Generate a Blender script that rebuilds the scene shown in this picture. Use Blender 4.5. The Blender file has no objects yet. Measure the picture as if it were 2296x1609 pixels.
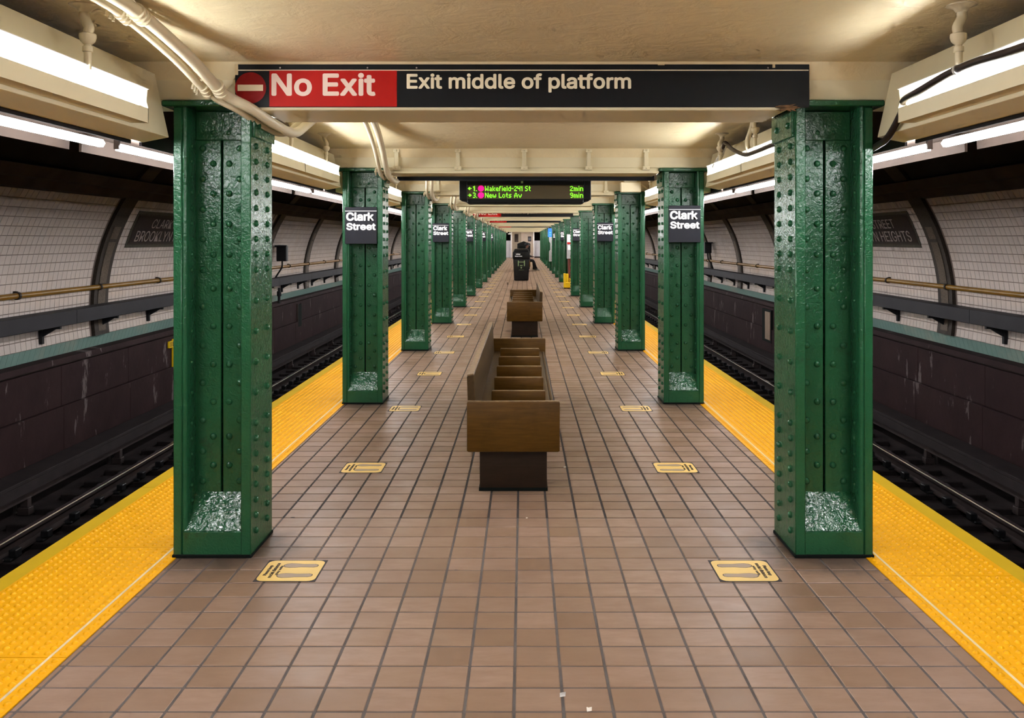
import bpy, bmesh, math, random, os
from mathutils import Vector, Matrix
random.seed(7)
PI = math.pi
SC = bpy.context.scene
C = SC.collection

# ------------------------------------------------------------------ camera, world, exposure
H = 1.53            # eye height
F = 2083.0          # focal length in pixels of the 2296x1609 frame
cam_d = bpy.data.cameras.new('camera'); cam = bpy.data.objects.new('camera', cam_d); C.objects.link(cam)
cam.location = (0, 0, H); cam.rotation_euler = (PI/2, 0, 0)
cam_d.sensor_width = 36.0; cam_d.lens = 36.0*F/2296.0
cam_d.shift_x = -(1173-1148)/2296.0; cam_d.shift_y = (538-804.5)/2296.0
cam_d.clip_start = 0.05; cam_d.clip_end = 300
SC.camera = cam
w = bpy.data.worlds.new('world'); SC.world = w; w.use_nodes = True
w.node_tree.nodes['Background'].inputs[0].default_value = (0.9, 0.92, 1.0, 1)
w.node_tree.nodes['Background'].inputs[1].default_value = 0.0
SC.view_settings.view_transform = 'Standard'
try: SC.view_settings.look = 'None'
except Exception: pass
SC.view_settings.gamma = 1.0
SC.view_settings.use_curve_mapping = False
SC.view_settings.exposure = 0.32
TUBE_P = 56.0       # emission of the platform-side tubes
TUBE_T = 90.0       # emission of the track-side tubes
SC.cycles.max_bounces = 6; SC.cycles.diffuse_bounces = 5; SC.cycles.glossy_bounces = 2
SC.cycles.sample_clamp_indirect = 6.0
SC.cycles.use_denoising = True
SC.cycles.use_adaptive_sampling = True; SC.cycles.adaptive_threshold = 0.12; SC.cycles.adaptive_min_samples = 12
SC.cycles.light_sampling_threshold = 0.03

D0, DS, NCOL, NBAY = 4.475, 4.19, 17, 19
def dn(n): return D0 + DS*n
ORD = ['first','second','third','fourth','fifth','sixth','seventh','eighth','ninth','tenth','eleventh','twelfth','thirteenth',
       'fourteenth','fifteenth','sixteenth','seventeenth','eighteenth','nineteenth','twentieth','twenty-first','twenty-second']
SIDE = {-1: 'left', 1: 'right'}

# ------------------------------------------------------------------ materials
def new_mat(name):
    m = bpy.data.materials.new(name); m.use_nodes = True
    nt = m.node_tree; b = nt.nodes['Principled BSDF']
    return m, nt, b
def N(nt, t, **kw):
    n = nt.nodes.new(t)
    for k, v in kw.items(): setattr(n, k, v)
    return n
def coords(nt, kind='Position'):
    if kind == 'Position':
        return N(nt, 'ShaderNodeNewGeometry').outputs['Position']
    return N(nt, 'ShaderNodeTexCoord').outputs[kind]
def ramp(nt, fac, stops):
    r = N(nt, 'ShaderNodeValToRGB')
    els = r.color_ramp.elements
    while len(els) < len(stops): els.new(0.5)
    for e, (p, c) in zip(els, stops):
        e.position = p; e.color = (*c, 1) if len(c) == 3 else c
    nt.links.new(fac, r.inputs[0]); return r.outputs[0]
def noise(nt, vec, scale, detail=4, rough=0.55, dist=0.0):
    n = N(nt, 'ShaderNodeTexNoise'); n.inputs['Scale'].default_value = scale
    n.inputs['Detail'].default_value = detail; n.inputs['Roughness'].default_value = rough
    n.inputs['Distortion'].default_value = dist
    nt.links.new(vec, n.inputs['Vector']); return n.outputs['Fac']
def bump(nt, b, height, strength, dist=0.01):
    n = N(nt, 'ShaderNodeBump'); n.inputs['Strength'].default_value = strength; n.inputs['Distance'].default_value = dist
    nt.links.new(height, n.inputs['Height']); nt.links.new(n.outputs[0], b.inputs['Normal'])
def mix(nt, fac, a, b):
    n = N(nt, 'ShaderNodeMix', data_type='RGBA')
    if isinstance(fac, float): n.inputs['Factor'].default_value = fac
    else: nt.links.new(fac, n.inputs['Factor'])
    for i, v in ((6, a), (7, b)):
        if isinstance(v, tuple): n.inputs[i].default_value = (*v, 1)
        else: nt.links.new(v, n.inputs[i])
    return n.outputs[2]
def plain(name, col, rough=0.5, metal=0.0, var=0.12, vs=6.0, bstr=0.0, bs=60.0, spec=None, kind='Position'):
    m, nt, b = new_mat(name)
    b.inputs['Roughness'].default_value = rough; b.inputs['Metallic'].default_value = metal
    if spec is None: spec = 0.12 if max(col) < 0.09 and not metal else 0.35
    b.inputs['Specular IOR Level'].default_value = spec
    v = coords(nt, kind)
    lo = tuple(c*(1-var) for c in col); hi = tuple(min(1, c*(1+var)) for c in col)
    c = ramp(nt, noise(nt, v, vs), [(0.3, lo), (0.7, hi)])
    nt.links.new(c, b.inputs['Base Color'])
    if bstr: bump(nt, b, noise(nt, v, bs, 3), bstr, 0.004)
    return m
def emis(name, col, strength):
    m, nt, b = new_mat(name)
    b.inputs['Base Color'].default_value = (*col, 1)
    b.inputs['Emission Color'].default_value = (*col, 1); b.inputs['Emission Strength'].default_value = strength
    return m

M = {}
def green(name, wr, rough, bs, spec=0.30):
    m, nt, b = new_mat(name); v = coords(nt)
    n1 = noise(nt, v, 3.0, 3)
    c = ramp(nt, n1, [(0.3, (0.0120, 0.072, 0.029)), (0.7, (0.0155, 0.093, 0.038))])
    # scuffed grime low down and on edges of its own shape
    g = ramp(nt, noise(nt, v, 9.0, 6, 0.65), [(0.62, (0, 0, 0)), (0.75, (1, 1, 1))])
    c = mix(nt, g, c, (0.016, 0.050, 0.023))
    nt.links.new(c, b.inputs['Base Color'])
    b.inputs['Roughness'].default_value = rough; b.inputs['Specular IOR Level'].default_value = spec
    h1 = noise(nt, v, bs, 2, 0.5, 1.2)
    bump(nt, b, h1, wr, 0.006)
    return m
M['green'] = green('green_gloss_paint', 0.45, 0.20, 48)
M['green_wrinkle'] = green('green_wrinkled_paint', 1.0, 0.16, 38, 0.7)
M['dark_gap'] = plain('dark_gap', (0.004, 0.006, 0.005), 0.9)

def cream(name, col, bstr, bs=14, stains=True):
    m, nt, b = new_mat(name); v = coords(nt)
    lo = tuple(c*0.92 for c in col)
    c = ramp(nt, noise(nt, v, 2.2, 5, 0.6), [(0.3, lo), (0.7, col)])
    if stains:
        s = ramp(nt, noise(nt, v, 11, 6, 0.7), [(0.66, (0, 0, 0)), (0.85, (0.55, 0.55, 0.55))])
        c = mix(nt, s, c, tuple(k*0.75 for k in col))
    nt.links.new(c, b.inputs['Base Color']); b.inputs['Roughness'].default_value = 0.42
    b.inputs['Specular IOR Level'].default_value = 0.35
    if bstr > 0.2: bump(nt, b, noise(nt, v, bs, 5, 0.6, 0.6), bstr, 0.02)
    return m
M['ceil'] = cream('cream_plaster', (0.78, 0.67, 0.435), 0.42, 7)
M['cream'] = cream('cream_paint', (0.73, 0.66, 0.455), 0.10, 40)
M['cream2'] = cream('cream_conduit_paint', (0.70, 0.63, 0.46), 0.05, 80, False)
M['canopy'] = plain('sooty_canopy', (0.026, 0.017, 0.012), 0.8, spec=0.1)
M['reflector'] = plain('white_reflector', (0.86, 0.86, 0.82), 0.35, var=0.03)
M['tube_p'] = emis('fluorescent_tube', (0.97, 0.98, 1.0), TUBE_P)
M['tube_t'] = emis('fluorescent_tube_track', (0.97, 0.97, 1.0), TUBE_T)

def floor_mat():
    m, nt, b = new_mat('quarry_tile'); v = coords(nt)
    # per-tile tone: snap the position to the tile grid
    off = N(nt, 'ShaderNodeVectorMath', operation='SUBTRACT'); nt.links.new(v, off.inputs[0]); off.inputs[1].default_value = (-0.030, 3.0168, -0.5)
    sc = N(nt, 'ShaderNodeVectorMath', operation='DIVIDE'); nt.links.new(off.outputs[0], sc.inputs[0]); sc.inputs[1].default_value = (0.1617, 0.1617, 10)
    fl = N(nt, 'ShaderNodeVectorMath', operation='FLOOR'); nt.links.new(sc.outputs[0], fl.inputs[0])
    wn = N(nt, 'ShaderNodeTexWhiteNoise', noise_dimensions='3D'); nt.links.new(fl.outputs[0], wn.inputs['Vector'])
    c = ramp(nt, wn.outputs['Value'], [(0.0, (0.200, 0.124, 0.078)), (0.3, (0.258, 0.164, 0.108)), (0.7, (0.288, 0.190, 0.138)), (1.0, (0.330, 0.218, 0.160))])
    st = N(nt, 'ShaderNodeMapping'); nt.links.new(v, st.inputs['Vector']); st.inputs['Scale'].default_value = (1, 3.2, 1)
    s1 = ramp(nt, noise(nt, st.outputs[0], 7.0, 6, 0.65), [(0.35, (0, 0, 0)), (0.75, (0.75, 0.75, 0.75))])
    c = mix(nt, s1, c, (0.205, 0.122, 0.075))
    # worn walking lane and broad dirt clouds
    s2 = ramp(nt, noise(nt, v, 0.9, 4, 0.6), [(0.42, (0, 0, 0)), (0.7, (0.55, 0.55, 0.55))])
    c = mix(nt, s2, c, (0.185, 0.108, 0.066))
    # spots of old gum
    vo = N(nt, 'ShaderNodeTexVoronoi'); vo.inputs['Scale'].default_value = 4.0; nt.links.new(v, vo.inputs['Vector'])
    sp = ramp(nt, vo.outputs['Distance'], [(0.035, (0.8, 0.8, 0.8)), (0.06, (0, 0, 0))])
    gate = ramp(nt, noise(nt, v, 1.7, 1), [(0.58, (0, 0, 0)), (0.60, (1, 1, 1))])
    mm = N(nt, 'ShaderNodeMath', operation='MULTIPLY'); nt.links.new(sp, mm.inputs[0]); nt.links.new(gate, mm.inputs[1])
    c = mix(nt, mm.outputs[0], c, (0.05, 0.035, 0.03))
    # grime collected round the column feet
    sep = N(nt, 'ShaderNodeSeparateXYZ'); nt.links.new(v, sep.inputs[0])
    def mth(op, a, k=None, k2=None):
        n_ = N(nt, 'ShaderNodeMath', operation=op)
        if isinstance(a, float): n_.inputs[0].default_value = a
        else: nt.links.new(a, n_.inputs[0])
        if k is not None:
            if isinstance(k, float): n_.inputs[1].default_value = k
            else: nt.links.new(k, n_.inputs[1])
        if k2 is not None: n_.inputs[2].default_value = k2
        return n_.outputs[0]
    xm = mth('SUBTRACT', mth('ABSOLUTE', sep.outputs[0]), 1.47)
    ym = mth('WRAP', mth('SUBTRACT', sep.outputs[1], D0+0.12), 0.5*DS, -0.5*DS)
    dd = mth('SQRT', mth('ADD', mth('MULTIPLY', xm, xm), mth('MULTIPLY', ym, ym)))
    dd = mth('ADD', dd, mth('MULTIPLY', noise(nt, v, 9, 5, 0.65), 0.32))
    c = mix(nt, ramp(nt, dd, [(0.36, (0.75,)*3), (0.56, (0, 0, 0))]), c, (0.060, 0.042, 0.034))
    nt.links.new(c, b.inputs['Base Color'])
    r = ramp(nt, noise(nt, v, 5, 5), [(0.3, (0.34,)*3), (0.7, (0.5,)*3)])
    nt.links.new(r, b.inputs['Roughness']); b.inputs['Specular IOR Level'].default_value = 0.22
    return m
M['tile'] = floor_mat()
def grout_mat():
    m, nt, b = new_mat('floor_grout'); v = coords(nt)
    sep = N(nt, 'ShaderNodeSeparateXYZ'); nt.links.new(v, sep.inputs[0])
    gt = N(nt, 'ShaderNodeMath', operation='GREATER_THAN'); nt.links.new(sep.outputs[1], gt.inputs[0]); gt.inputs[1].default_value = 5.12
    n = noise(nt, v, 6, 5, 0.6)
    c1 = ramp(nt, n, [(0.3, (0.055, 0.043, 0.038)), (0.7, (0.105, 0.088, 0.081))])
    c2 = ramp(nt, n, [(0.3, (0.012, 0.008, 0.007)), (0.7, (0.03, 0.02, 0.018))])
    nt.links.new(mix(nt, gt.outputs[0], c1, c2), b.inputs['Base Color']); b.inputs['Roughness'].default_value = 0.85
    return m
M['grout'] = grout_mat()
def yellow_mat(name, col, dirt):
    m, nt, b = new_mat(name); v = coords(nt)
    c = ramp(nt, noise(nt, v, 5, 5, 0.65), [(0.3, tuple(k*0.90 for k in col)), (0.7, col)])
    s = ramp(nt, noise(nt, v, 16, 7, 0.75), [(0.60, (0, 0, 0)), (0.85, (dirt,)*3)])
    c = mix(nt, s, c, (0.22, 0.09, 0.006))
    nt.links.new(c, b.inputs['Base Color']); b.inputs['Roughness'].default_value = 0.5; b.inputs['Specular IOR Level'].default_value = 0.14
    return m
M['tactile'] = yellow_mat('yellow_tactile', (0.70, 0.325, 0.0), 0.5)
M['edge'] = yellow_mat('yellow_edge_paint', (0.50, 0.315, 0.008), 0.35)
M['joint'] = plain('cream_joint', (0.55, 0.43, 0.25), 0.6)
def brown_wall():
    m, nt, b = new_mat('maroon_wall_paint'); v = coords(nt)
    c = ramp(nt, noise(nt, v, 1.6, 5, 0.6), [(0.3, (0.0150, 0.0070, 0.0072)), (0.7, (0.0245, 0.0120, 0.0120))])
    mp = N(nt, 'ShaderNodeMapping'); nt.links.new(v, mp.inputs['Vector']); mp.inputs['Scale'].default_value = (1, 2.4, 0.7)
    p = ramp(nt, noise(nt, mp.outputs[0], 1.5, 7, 0.68), [(0.605, (0, 0, 0)), (0.635, (0.7, 0.7, 0.7))])
    c = mix(nt, p, c, (0.13, 0.105, 0.10))
    nt.links.new(c, b.inputs['Base Color']); b.inputs['Roughness'].default_value = 0.75; b.inputs['Specular IOR Level'].default_value = 0.08
    bump(nt, b, noise(nt, v, 12, 6), 0.3, 0.01)
    return m
M['maroon'] = brown_wall()
def wall_tile(name, col, spec=0.5, rough=0.16):
    m, nt, b = new_mat(name); v = coords(nt)
    isl = N(nt, 'ShaderNodeNewGeometry').outputs['Random Per Island']
    c = ramp(nt, isl, [(0, tuple(k*0.90 for k in col)), (1, col)])
    s = ramp(nt, noise(nt, v, 1.3, 6, 0.7), [(0.52, (0, 0, 0)), (0.75, (0.45,)*3)])
    c = mix(nt, s, c, (0.40, 0.30, 0.22))
    nt.links.new(c, b.inputs['Base Color']); b.inputs['Roughness'].default_value = rough; b.inputs['Specular IOR Level'].default_value = spec
    bump(nt, b, noise(nt, v, 7, 3), 0.25, 0.01)
    return m
M['wtile'] = wall_tile('white_glazed_tile', (0.47, 0.405, 0.370))
M['gtile'] = wall_tile('sage_green_tile', (0.15, 0.235, 0.205), 0.4, 0.35)
M['wgrout'] = plain('wall_grout', (0.12, 0.09, 0.075), 0.9)
M['mosaic'] = plain('brown_mosaic', (0.075, 0.056, 0.040), 0.55, var=0.45, vs=55)
M['mosaic_dark'] = plain('dark_mosaic', (0.030, 0.023, 0.018), 0.6, var=0.3, vs=40)
M['soot'] = plain('soot_black', (0.012, 0.010, 0.010), 0.9, var=0.4, vs=1.5)
M['soot_brown'] = plain('soot_brown', (0.035, 0.026, 0.022), 0.85, var=0.4, vs=2)
M['duct'] = plain('grey_duct', (0.021, 0.0195, 0.022), 0.6, var=0.15, vs=3)
M['black'] = plain('black_metal', (0.010, 0.010, 0.011), 0.45)
M['ypipe'] = plain('yellow_pipe_paint', (0.16, 0.075, 0.002), 0.4, var=0.2, vs=4)
M['bed'] = plain('track_bed', (0.014, 0.010, 0.010), 0.9, var=0.5, vs=3, bstr=0.6, bs=25)
M['tie'] = plain('track_tie', (0.013, 0.0095, 0.0095), 0.85, var=0.4, vs=8, bstr=0.4)
M['rail'] = plain('rusty_rail', (0.030, 0.020, 0.019), 0.6, 0.3, var=0.3)
M['railtop'] = plain('polished_rail_head', (0.75, 0.74, 0.76), 0.16, 1.0, var=0.05)
M['board'] = plain('third_rail_board', (0.018, 0.0135, 0.0135), 0.7, var=0.25, vs=5)
M['sign_black'] = plain('sign_black_enamel', (0.010, 0.011, 0.013), 0.32, var=0.05)
M['sign_plate'] = plain('sign_dark_plate', (0.019, 0.020, 0.026), 0.4, var=0.05)
M['sign_red'] = plain('sign_red_enamel', (0.42, 0.008, 0.006), 0.45, spec=0.15, var=0.06)
M['sign_disc'] = plain('sign_red_disc', (0.26, 0.006, 0.007), 0.45, spec=0.15, var=0.08, vs=20)
M['sign_pink'] = plain('sign_letter_cream', (0.90, 0.74, 0.66), 0.5, var=0.03)
M['sign_cream'] = plain('sign_letter_white', (0.93, 0.86, 0.66), 0.5, var=0.03)
M['white'] = plain('white_lettering', (0.93, 0.93, 0.93), 0.5, var=0.02)
M['chip'] = plain('bare_metal_edge', (0.45, 0.42, 0.38), 0.5, var=0.3, vs=60)
def wood(name, a, bcol, axis):
    m, nt, b = new_mat(name); v = coords(nt, 'Object')
    mp = N(nt, 'ShaderNodeMapping'); nt.links.new(v, mp.inputs['Vector']); mp.inputs['Scale'].default_value = axis
    g = noise(nt, mp.outputs[0], 6, 6, 0.6, 0.4)
    c = ramp(nt, g, [(0.25, a), (0.75, bcol)])
    s = ramp(nt, noise(nt, v, 5, 6, 0.7), [(0.5, (0, 0, 0)), (0.8, (0.5,)*3)])
    c = mix(nt, s, c, tuple(k*0.5 for k in a))
    nt.links.new(c, b.inputs['Base Color']); b.inputs['Roughness'].default_value = 0.42; b.inputs['Specular IOR Level'].default_value = 0.16
    return m
M['wood'] = wood('brown_bench_wood', (0.062, 0.0270, 0.0030), (0.108, 0.051, 0.0075), (1, 1, 12))
M['wood_l'] = wood('brown_bench_plank', (0.040, 0.0215, 0.0070), (0.072, 0.042, 0.0165), (8, 0.7, 8))
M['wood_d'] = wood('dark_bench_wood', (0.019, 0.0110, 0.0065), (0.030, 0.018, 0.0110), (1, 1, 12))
M['wood_edge'] = plain('worn_bench_edge', (0.19, 0.12, 0.060), 0.5, var=0.4, vs=25)
M['decal'] = plain('yellow_decal', (0.74, 0.50, 0.135), 0.5, var=0.06)
M['decal_print'] = plain('decal_grey_print', (0.32, 0.225, 0.145), 0.5, var=0.08)
M['decal_ink'] = plain('decal_dark_print', (0.07, 0.05, 0.03), 0.5)
M['decal_back'] = plain('decal_dark_backing', (0.045, 0.037, 0.038), 0.6)
M['led_case'] = plain('black_display_case', (0.006, 0.006, 0.006), 0.4)
M['led_screen'] = plain('led_screen', (0.085, 0.065, 0.035), 0.35, var=0.03)
M['led_green'] = emis('led_green', (0.22, 1.0, 0.02), 1.05)
M['led_pink'] = emis('led_pink', (1.0, 0.0, 0.18), 1.1)
M['bin'] = plain('black_bin_plastic', (0.010, 0.010, 0.010), 0.3)
M['bin_hi'] = plain('dark_bin_panel', (0.018, 0.017, 0.016), 0.35)
M['bin_green'] = plain('green_print', (0.25, 0.36, 0.16), 0.5)
M['yellow'] = plain('yellow_plastic', (0.80, 0.52, 0.01), 0.4)
M['grey_panel'] = plain('grey_steel_panel', (0.42, 0.42, 0.43), 0.35, 0.3)
M['blue'] = emis('blue_light', (0.01, 0.13, 1.0), 1.0)
M['blue_lt'] = emis('blue_light_mark', (0.1, 0.35, 1.0), 1.2)
M['red_pipe'] = plain('dark_red_pipe', (0.14, 0.035, 0.025), 0.5)
M['tan'] = plain('tan_room_wall', (0.42, 0.34, 0.27), 0.5, var=0.06)
M['tan_d'] = plain('tan_door', (0.27, 0.22, 0.16), 0.5, var=0.08)
M['endtile'] = plain('white_end_tile', (0.72, 0.72, 0.78), 0.3, var=0.05)
M['cloth'] = plain('black_clothing', (0.012, 0.012, 0.013), 0.8)
M['skin'] = plain('brown_skin', (0.10, 0.045, 0.03), 0.6)
M['shoe'] = plain('grey_shoe', (0.30, 0.29, 0.28), 0.6)
M['tan_board'] = plain('tan_board', (0.20, 0.14, 0.09), 0.6)
M['tape'] = plain('silver_tape', (0.65, 0.65, 0.66), 0.3, 0.4, var=0.3, vs=40)
M['cable'] = plain('dark_cable', (0.022, 0.014, 0.013), 0.4)
M['litter'] = plain('litter_paper', (0.75, 0.70, 0.62), 0.6)

# ------------------------------------------------------------------ mesh builder
class MB:
    def __init__(s): s.v = []; s.f = []; s.m = []; s.cur = 0
    def add(s, vs, fs):
        o = len(s.v); s.v += [tuple(v) for v in vs]; s.f += [tuple(i+o for i in f) for f in fs]; s.m += [s.cur]*len(fs); return s
    def box(s, x0, x1, y0, y1, z0, z1):
        return s.add([(x0,y0,z0),(x1,y0,z0),(x1,y1,z0),(x0,y1,z0),(x0,y0,z1),(x1,y0,z1),(x1,y1,z1),(x0,y1,z1)],
                     [(0,3,2,1),(4,5,6,7),(0,1,5,4),(1,2,6,5),(2,3,7,6),(3,0,4,7)])
    def prism(s, poly, a0, a1, axis='y'):
        def p(u, v, a): return (u, a, v) if axis == 'y' else ((a, u, v) if axis == 'x' else (u, v, a))
        n = len(poly)
        vs = [p(u, v, a0) for u, v in poly] + [p(u, v, a1) for u, v in poly]
        fs = [tuple(range(n)), tuple(range(2*n-1, n-1, -1))] + [(i, i+n, (i+1) % n+n, (i+1) % n) for i in range(n)]
        return s.add(vs, fs)
    def strip(s, prof, a0, a1, na=1):      # open profile in xz swept along y, na divisions
        n = len(prof); vs = []; fs = []
        for j in range(na+1):
            y = a0+(a1-a0)*j/na
            vs += [(x, y, z) for x, z in prof]
        for j in range(na):
            for i in range(n-1):
                fs.append((j*n+i, j*n+i+1, (j+1)*n+i+1, (j+1)*n+i))
        return s.add(vs, fs)
    def tube(s, path, r, seg=8, cap=True):
        pts = [Vector(p) for p in path]; rs = r if isinstance(r, (list, tuple)) else [r]*len(pts)
        vs = []; fs = []; up = None
        for i, p in enumerate(pts):
            t = (pts[min(i+1, len(pts)-1)]-pts[max(i-1, 0)]).normalized()
            if up is None:
                up = Vector((0, 0, 1)) if abs(t.z) < 0.9 else Vector((1, 0, 0))
            a = t.cross(up).normalized(); b = a.cross(t).normalized(); up = b
            for k in range(seg):
                an = 2*PI*k/seg
                vs.append(p + a*math.cos(an)*rs[i] + b*math.sin(an)*rs[i])
        for i in range(len(pts)-1):
            for k in range(seg):
                fs.append((i*seg+k, i*seg+(k+1) % seg, (i+1)*seg+(k+1) % seg, (i+1)*seg+k))
        if cap:
            fs.append(tuple(range(seg-1, -1, -1))); fs.append(tuple((len(pts)-1)*seg+k for k in range(seg)))
        return s.add(vs, fs)
    def lathe(s, prof, c, seg=12, M3=None):    # prof (r, h) about local z at c
        vs = []; fs = []; n = len(prof)
        for r, h in prof:
            for k in range(seg):
                a = 2*PI*k/seg; q = Vector((r*math.cos(a), r*math.sin(a), h))
                if M3: q = M3 @ q
                vs.append(q+Vector(c))
        for i in range(n-1):
            for k in range(seg):
                fs.append((i*seg+k, i*seg+(k+1) % seg, (i+1)*seg+(k+1) % seg, (i+1)*seg+k))
        fs.append(tuple(range(seg-1, -1, -1))); fs.append(tuple((n-1)*seg+k for k in range(seg)))
        return s.add(vs, fs)
    def mesh(s, name, mats, bevel=0, smooth=None, recalc=True, seg=1):
        me = bpy.data.meshes.new(name); me.from_pydata(s.v, [], s.f)
        if not isinstance(mats, (list, tuple)): mats = [mats]
        for m in mats: me.materials.append(M[m] if isinstance(m, str) else m)
        if len(mats) > 1: me.polygons.foreach_set('material_index', s.m)
        if bevel or recalc:
            bm = bmesh.new(); bm.from_mesh(me)
            if recalc: bmesh.ops.recalc_face_normals(bm, faces=bm.faces)
            if bevel:
                bmesh.ops.bevel(bm, geom=list(bm.edges), offset=bevel, segments=seg, affect='EDGES', profile=0.5)
            bm.to_mesh(me); bm.free()
        if smooth is not None:
            me.polygons.foreach_set('use_smooth', [True]*len(me.polygons))
            me.set_sharp_from_angle(angle=math.radians(smooth))
        me.update(); return me

def wl(o):
    v = Vector((0, 0, 0))
    while o: v += o.location; o = o.parent
    return v
def obj(name, me, parent=None, loc=(0, 0, 0), local=False):
    """link a mesh; vertices are in world space unless local, the object then sits at loc in its parent"""
    o = bpy.data.objects.new(name, me); C.objects.link(o)
    if parent:
        o.parent = parent
        o.location = Vector(loc) if local else Vector(loc)-wl(parent)
    else: o.location = loc
    return o
def tag(o, label=None, cat=None, group=None, kind=None):
    if label: o['label'] = label
    if cat: o['category'] = cat
    if group: o['group'] = group
    if kind: o['kind'] = kind
    return o
def thing(name, loc, label, cat, group=None, rz=0):
    o = bpy.data.objects.new(name, None); C.objects.link(o); o.location = loc; o.rotation_euler = (0, 0, rz)
    o.empty_display_size = 0.1
    return tag(o, label, cat, group)
def struct(name, me, loc=(0, 0, 0), label=None):
    return tag(obj(name, me, loc=loc), label, None, None, 'structure')
def dup(o, parent=None):
    c = o.copy(); C.objects.link(c); c.parent = parent
    for ch in list(o.children): dup(ch, c)
    return c

FONT = None
try:
    p = os.path.join(bpy.utils.system_resource('DATAFILES'), 'fonts', 'Inter.woff2')
    if os.path.exists(p): FONT = bpy.data.fonts.load(p)
except Exception: FONT = None
def text_mesh(txt, mat, w, h, bold=0.02, depth=0.001, shear=0.0, spacing=1.0):
    """text in the xy plane fitted to w x h, lower left at the origin, extruded to +z depth"""
    cu = bpy.data.curves.new('lettering', 'FONT'); cu.body = txt; cu.size = 1; cu.extrude = 0.01
    cu.resolution_u = 3; cu.shear = shear; cu.space_character = spacing
    if FONT: cu.font = FONT
    o = bpy.data.objects.new('lettering_tmp', cu); C.objects.link(o)
    dg = bpy.context.evaluated_depsgraph_get(); dg.update()
    me = bpy.data.meshes.new_from_object(o.evaluated_get(dg))
    bpy.data.objects.remove(o); bpy.data.curves.remove(cu)
    xs = [v.co.x for v in me.vertices]; ys = [v.co.y for v in me.vertices]
    x0, x1, y0, y1 = min(xs), max(xs), min(ys), max(ys)
    k = bold*h/(y1-y0)*1.05
    for v in me.vertices:
        v.co = (k+(v.co.x-x0)/(x1-x0)*(w-2*k), k+(v.co.y-y0)/(y1-y0)*(h-2*k), depth if v.co.z > 0 else 0.0)
    if bold > 0:        # thicken the strokes with shifted copies of the outline
        b = MB()
        vs = [tuple(v.co) for v in me.vertices]; fs = [tuple(p.vertices) for p in me.polygons]
        for i in range(8):
            a = PI/4*i
            b.add([(x+k*math.cos(a), y+k*math.sin(a), z+0.00012*i if z > 0 else 0.0) for x, y, z in vs], fs)
        me = b.mesh('lettering', mat, recalc=False)
    me.materials.clear(); me.materials.append(M[mat]); me.name = 'lettering'
    return me
def words(me, gap):
    """split a line of lettering (still in its own xy plane) into one mesh per word"""
    ext = sorted(((min(me.vertices[i].co.x for i in p.vertices), max(me.vertices[i].co.x for i in p.vertices)), p.index) for p in me.polygons)
    groups = []; hi = -1e9
    for (a, c), i in ext:
        if a-hi > gap or not groups: groups.append([])
        groups[-1].append(i); hi = max(hi, c)
    out = []
    for g in groups:
        used = sorted({i for q in g for i in me.polygons[q].vertices}); mp = {u: j for j, u in enumerate(used)}
        n = bpy.data.meshes.new('lettering'); n.from_pydata([tuple(me.vertices[u].co) for u in used], [], [tuple(mp[i] for i in me.polygons[q].vertices) for q in g])
        n.materials.append(me.materials[0]); out.append(n)
    return out
def xform(me, fn):
    for v in me.vertices: v.co = fn(v.co)
    bm = bmesh.new(); bm.from_mesh(me); bmesh.ops.recalc_face_normals(bm, faces=bm.faces); bm.to_mesh(me); bm.free()
    me.update(); return me
def cmr(pts, n=6):
    P = [Vector(p) for p in pts]; out = []
    for i in range(len(P)-1):
        p0, p1, p2, p3 = P[max(i-1, 0)], P[i], P[i+1], P[min(i+2, len(P)-1)]
        for k in range(n):
            t = k/n
            out.append(0.5*((2*p1)+(p2-p0)*t+(2*p0-5*p1+4*p2-p3)*t*t+(3*p1-p0-3*p2+p3)*t**3))
    out.append(P[-1]); return out

YB, YE = -10.0, 86.0       # the station runs this far behind and ahead
# platform widths measured from the picture
INNER = {-1: 1.668, 1: 1.648}; LINE = {-1: 1.728, 1: 1.666+0.04}; POUT = {-1: 2.275, 1: 2.232}; EDGE = {-1: 2.378, 1: 2.338}

# ================================================================== the setting: platform floor
TP, TX0, TY0 = 0.1617, -0.030, 3.0168
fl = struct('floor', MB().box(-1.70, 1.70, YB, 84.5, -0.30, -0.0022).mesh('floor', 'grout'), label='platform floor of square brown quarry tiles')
def tile_rows():
    near, rest = [], []
    G = 0.0092
    xs = [-INNER[-1]] + [TX0+TP*k for k in range(-10, 11)] + [INNER[1]]
    for r in range(int((YB-TY0)/TP)+1, int((84.3-TY0)/TP)):
        y0 = TY0+TP*r
        for i in range(len(xs)-1):
            a = (xs[i]+(G/2 if i else 0), xs[i+1]-(G/2 if i < len(xs)-2 else 0), y0+G/2, y0+TP-G/2)
            (near if -1 <= r <= 12 else rest).append(a)
    return near, rest
near, rest = tile_rows()
cache = {}
for x0, x1, y0, y1 in near:
    key = round(x1-x0, 3)
    if key not in cache:
        hw = (x1-x0)/2; hh = (y1-y0)/2
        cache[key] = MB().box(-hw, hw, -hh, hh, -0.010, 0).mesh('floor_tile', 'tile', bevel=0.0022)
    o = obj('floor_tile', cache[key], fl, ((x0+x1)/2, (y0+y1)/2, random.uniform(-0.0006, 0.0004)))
    o.rotation_euler = (random.uniform(-1, 1)*0.0025, random.uniform(-1, 1)*0.0025, 0)
b = MB()
for x0, x1, y0, y1 in rest:
    z = random.uniform(-0.0006, 0.0004); e = 0.0022
    b.add([(x0, y0, -0.01), (x1, y0, -0.01), (x1, y1, -0.01), (x0, y1, -0.01), (x0+e, y0+e, z), (x1-e, y0+e, z), (x1-e, y1-e, z), (x0+e, y1-e, z)],
          [(4, 5, 6, 7), (0, 1, 5, 4), (1, 2, 6, 5), (2, 3, 7, 6), (3, 0, 4, 7)])
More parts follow.
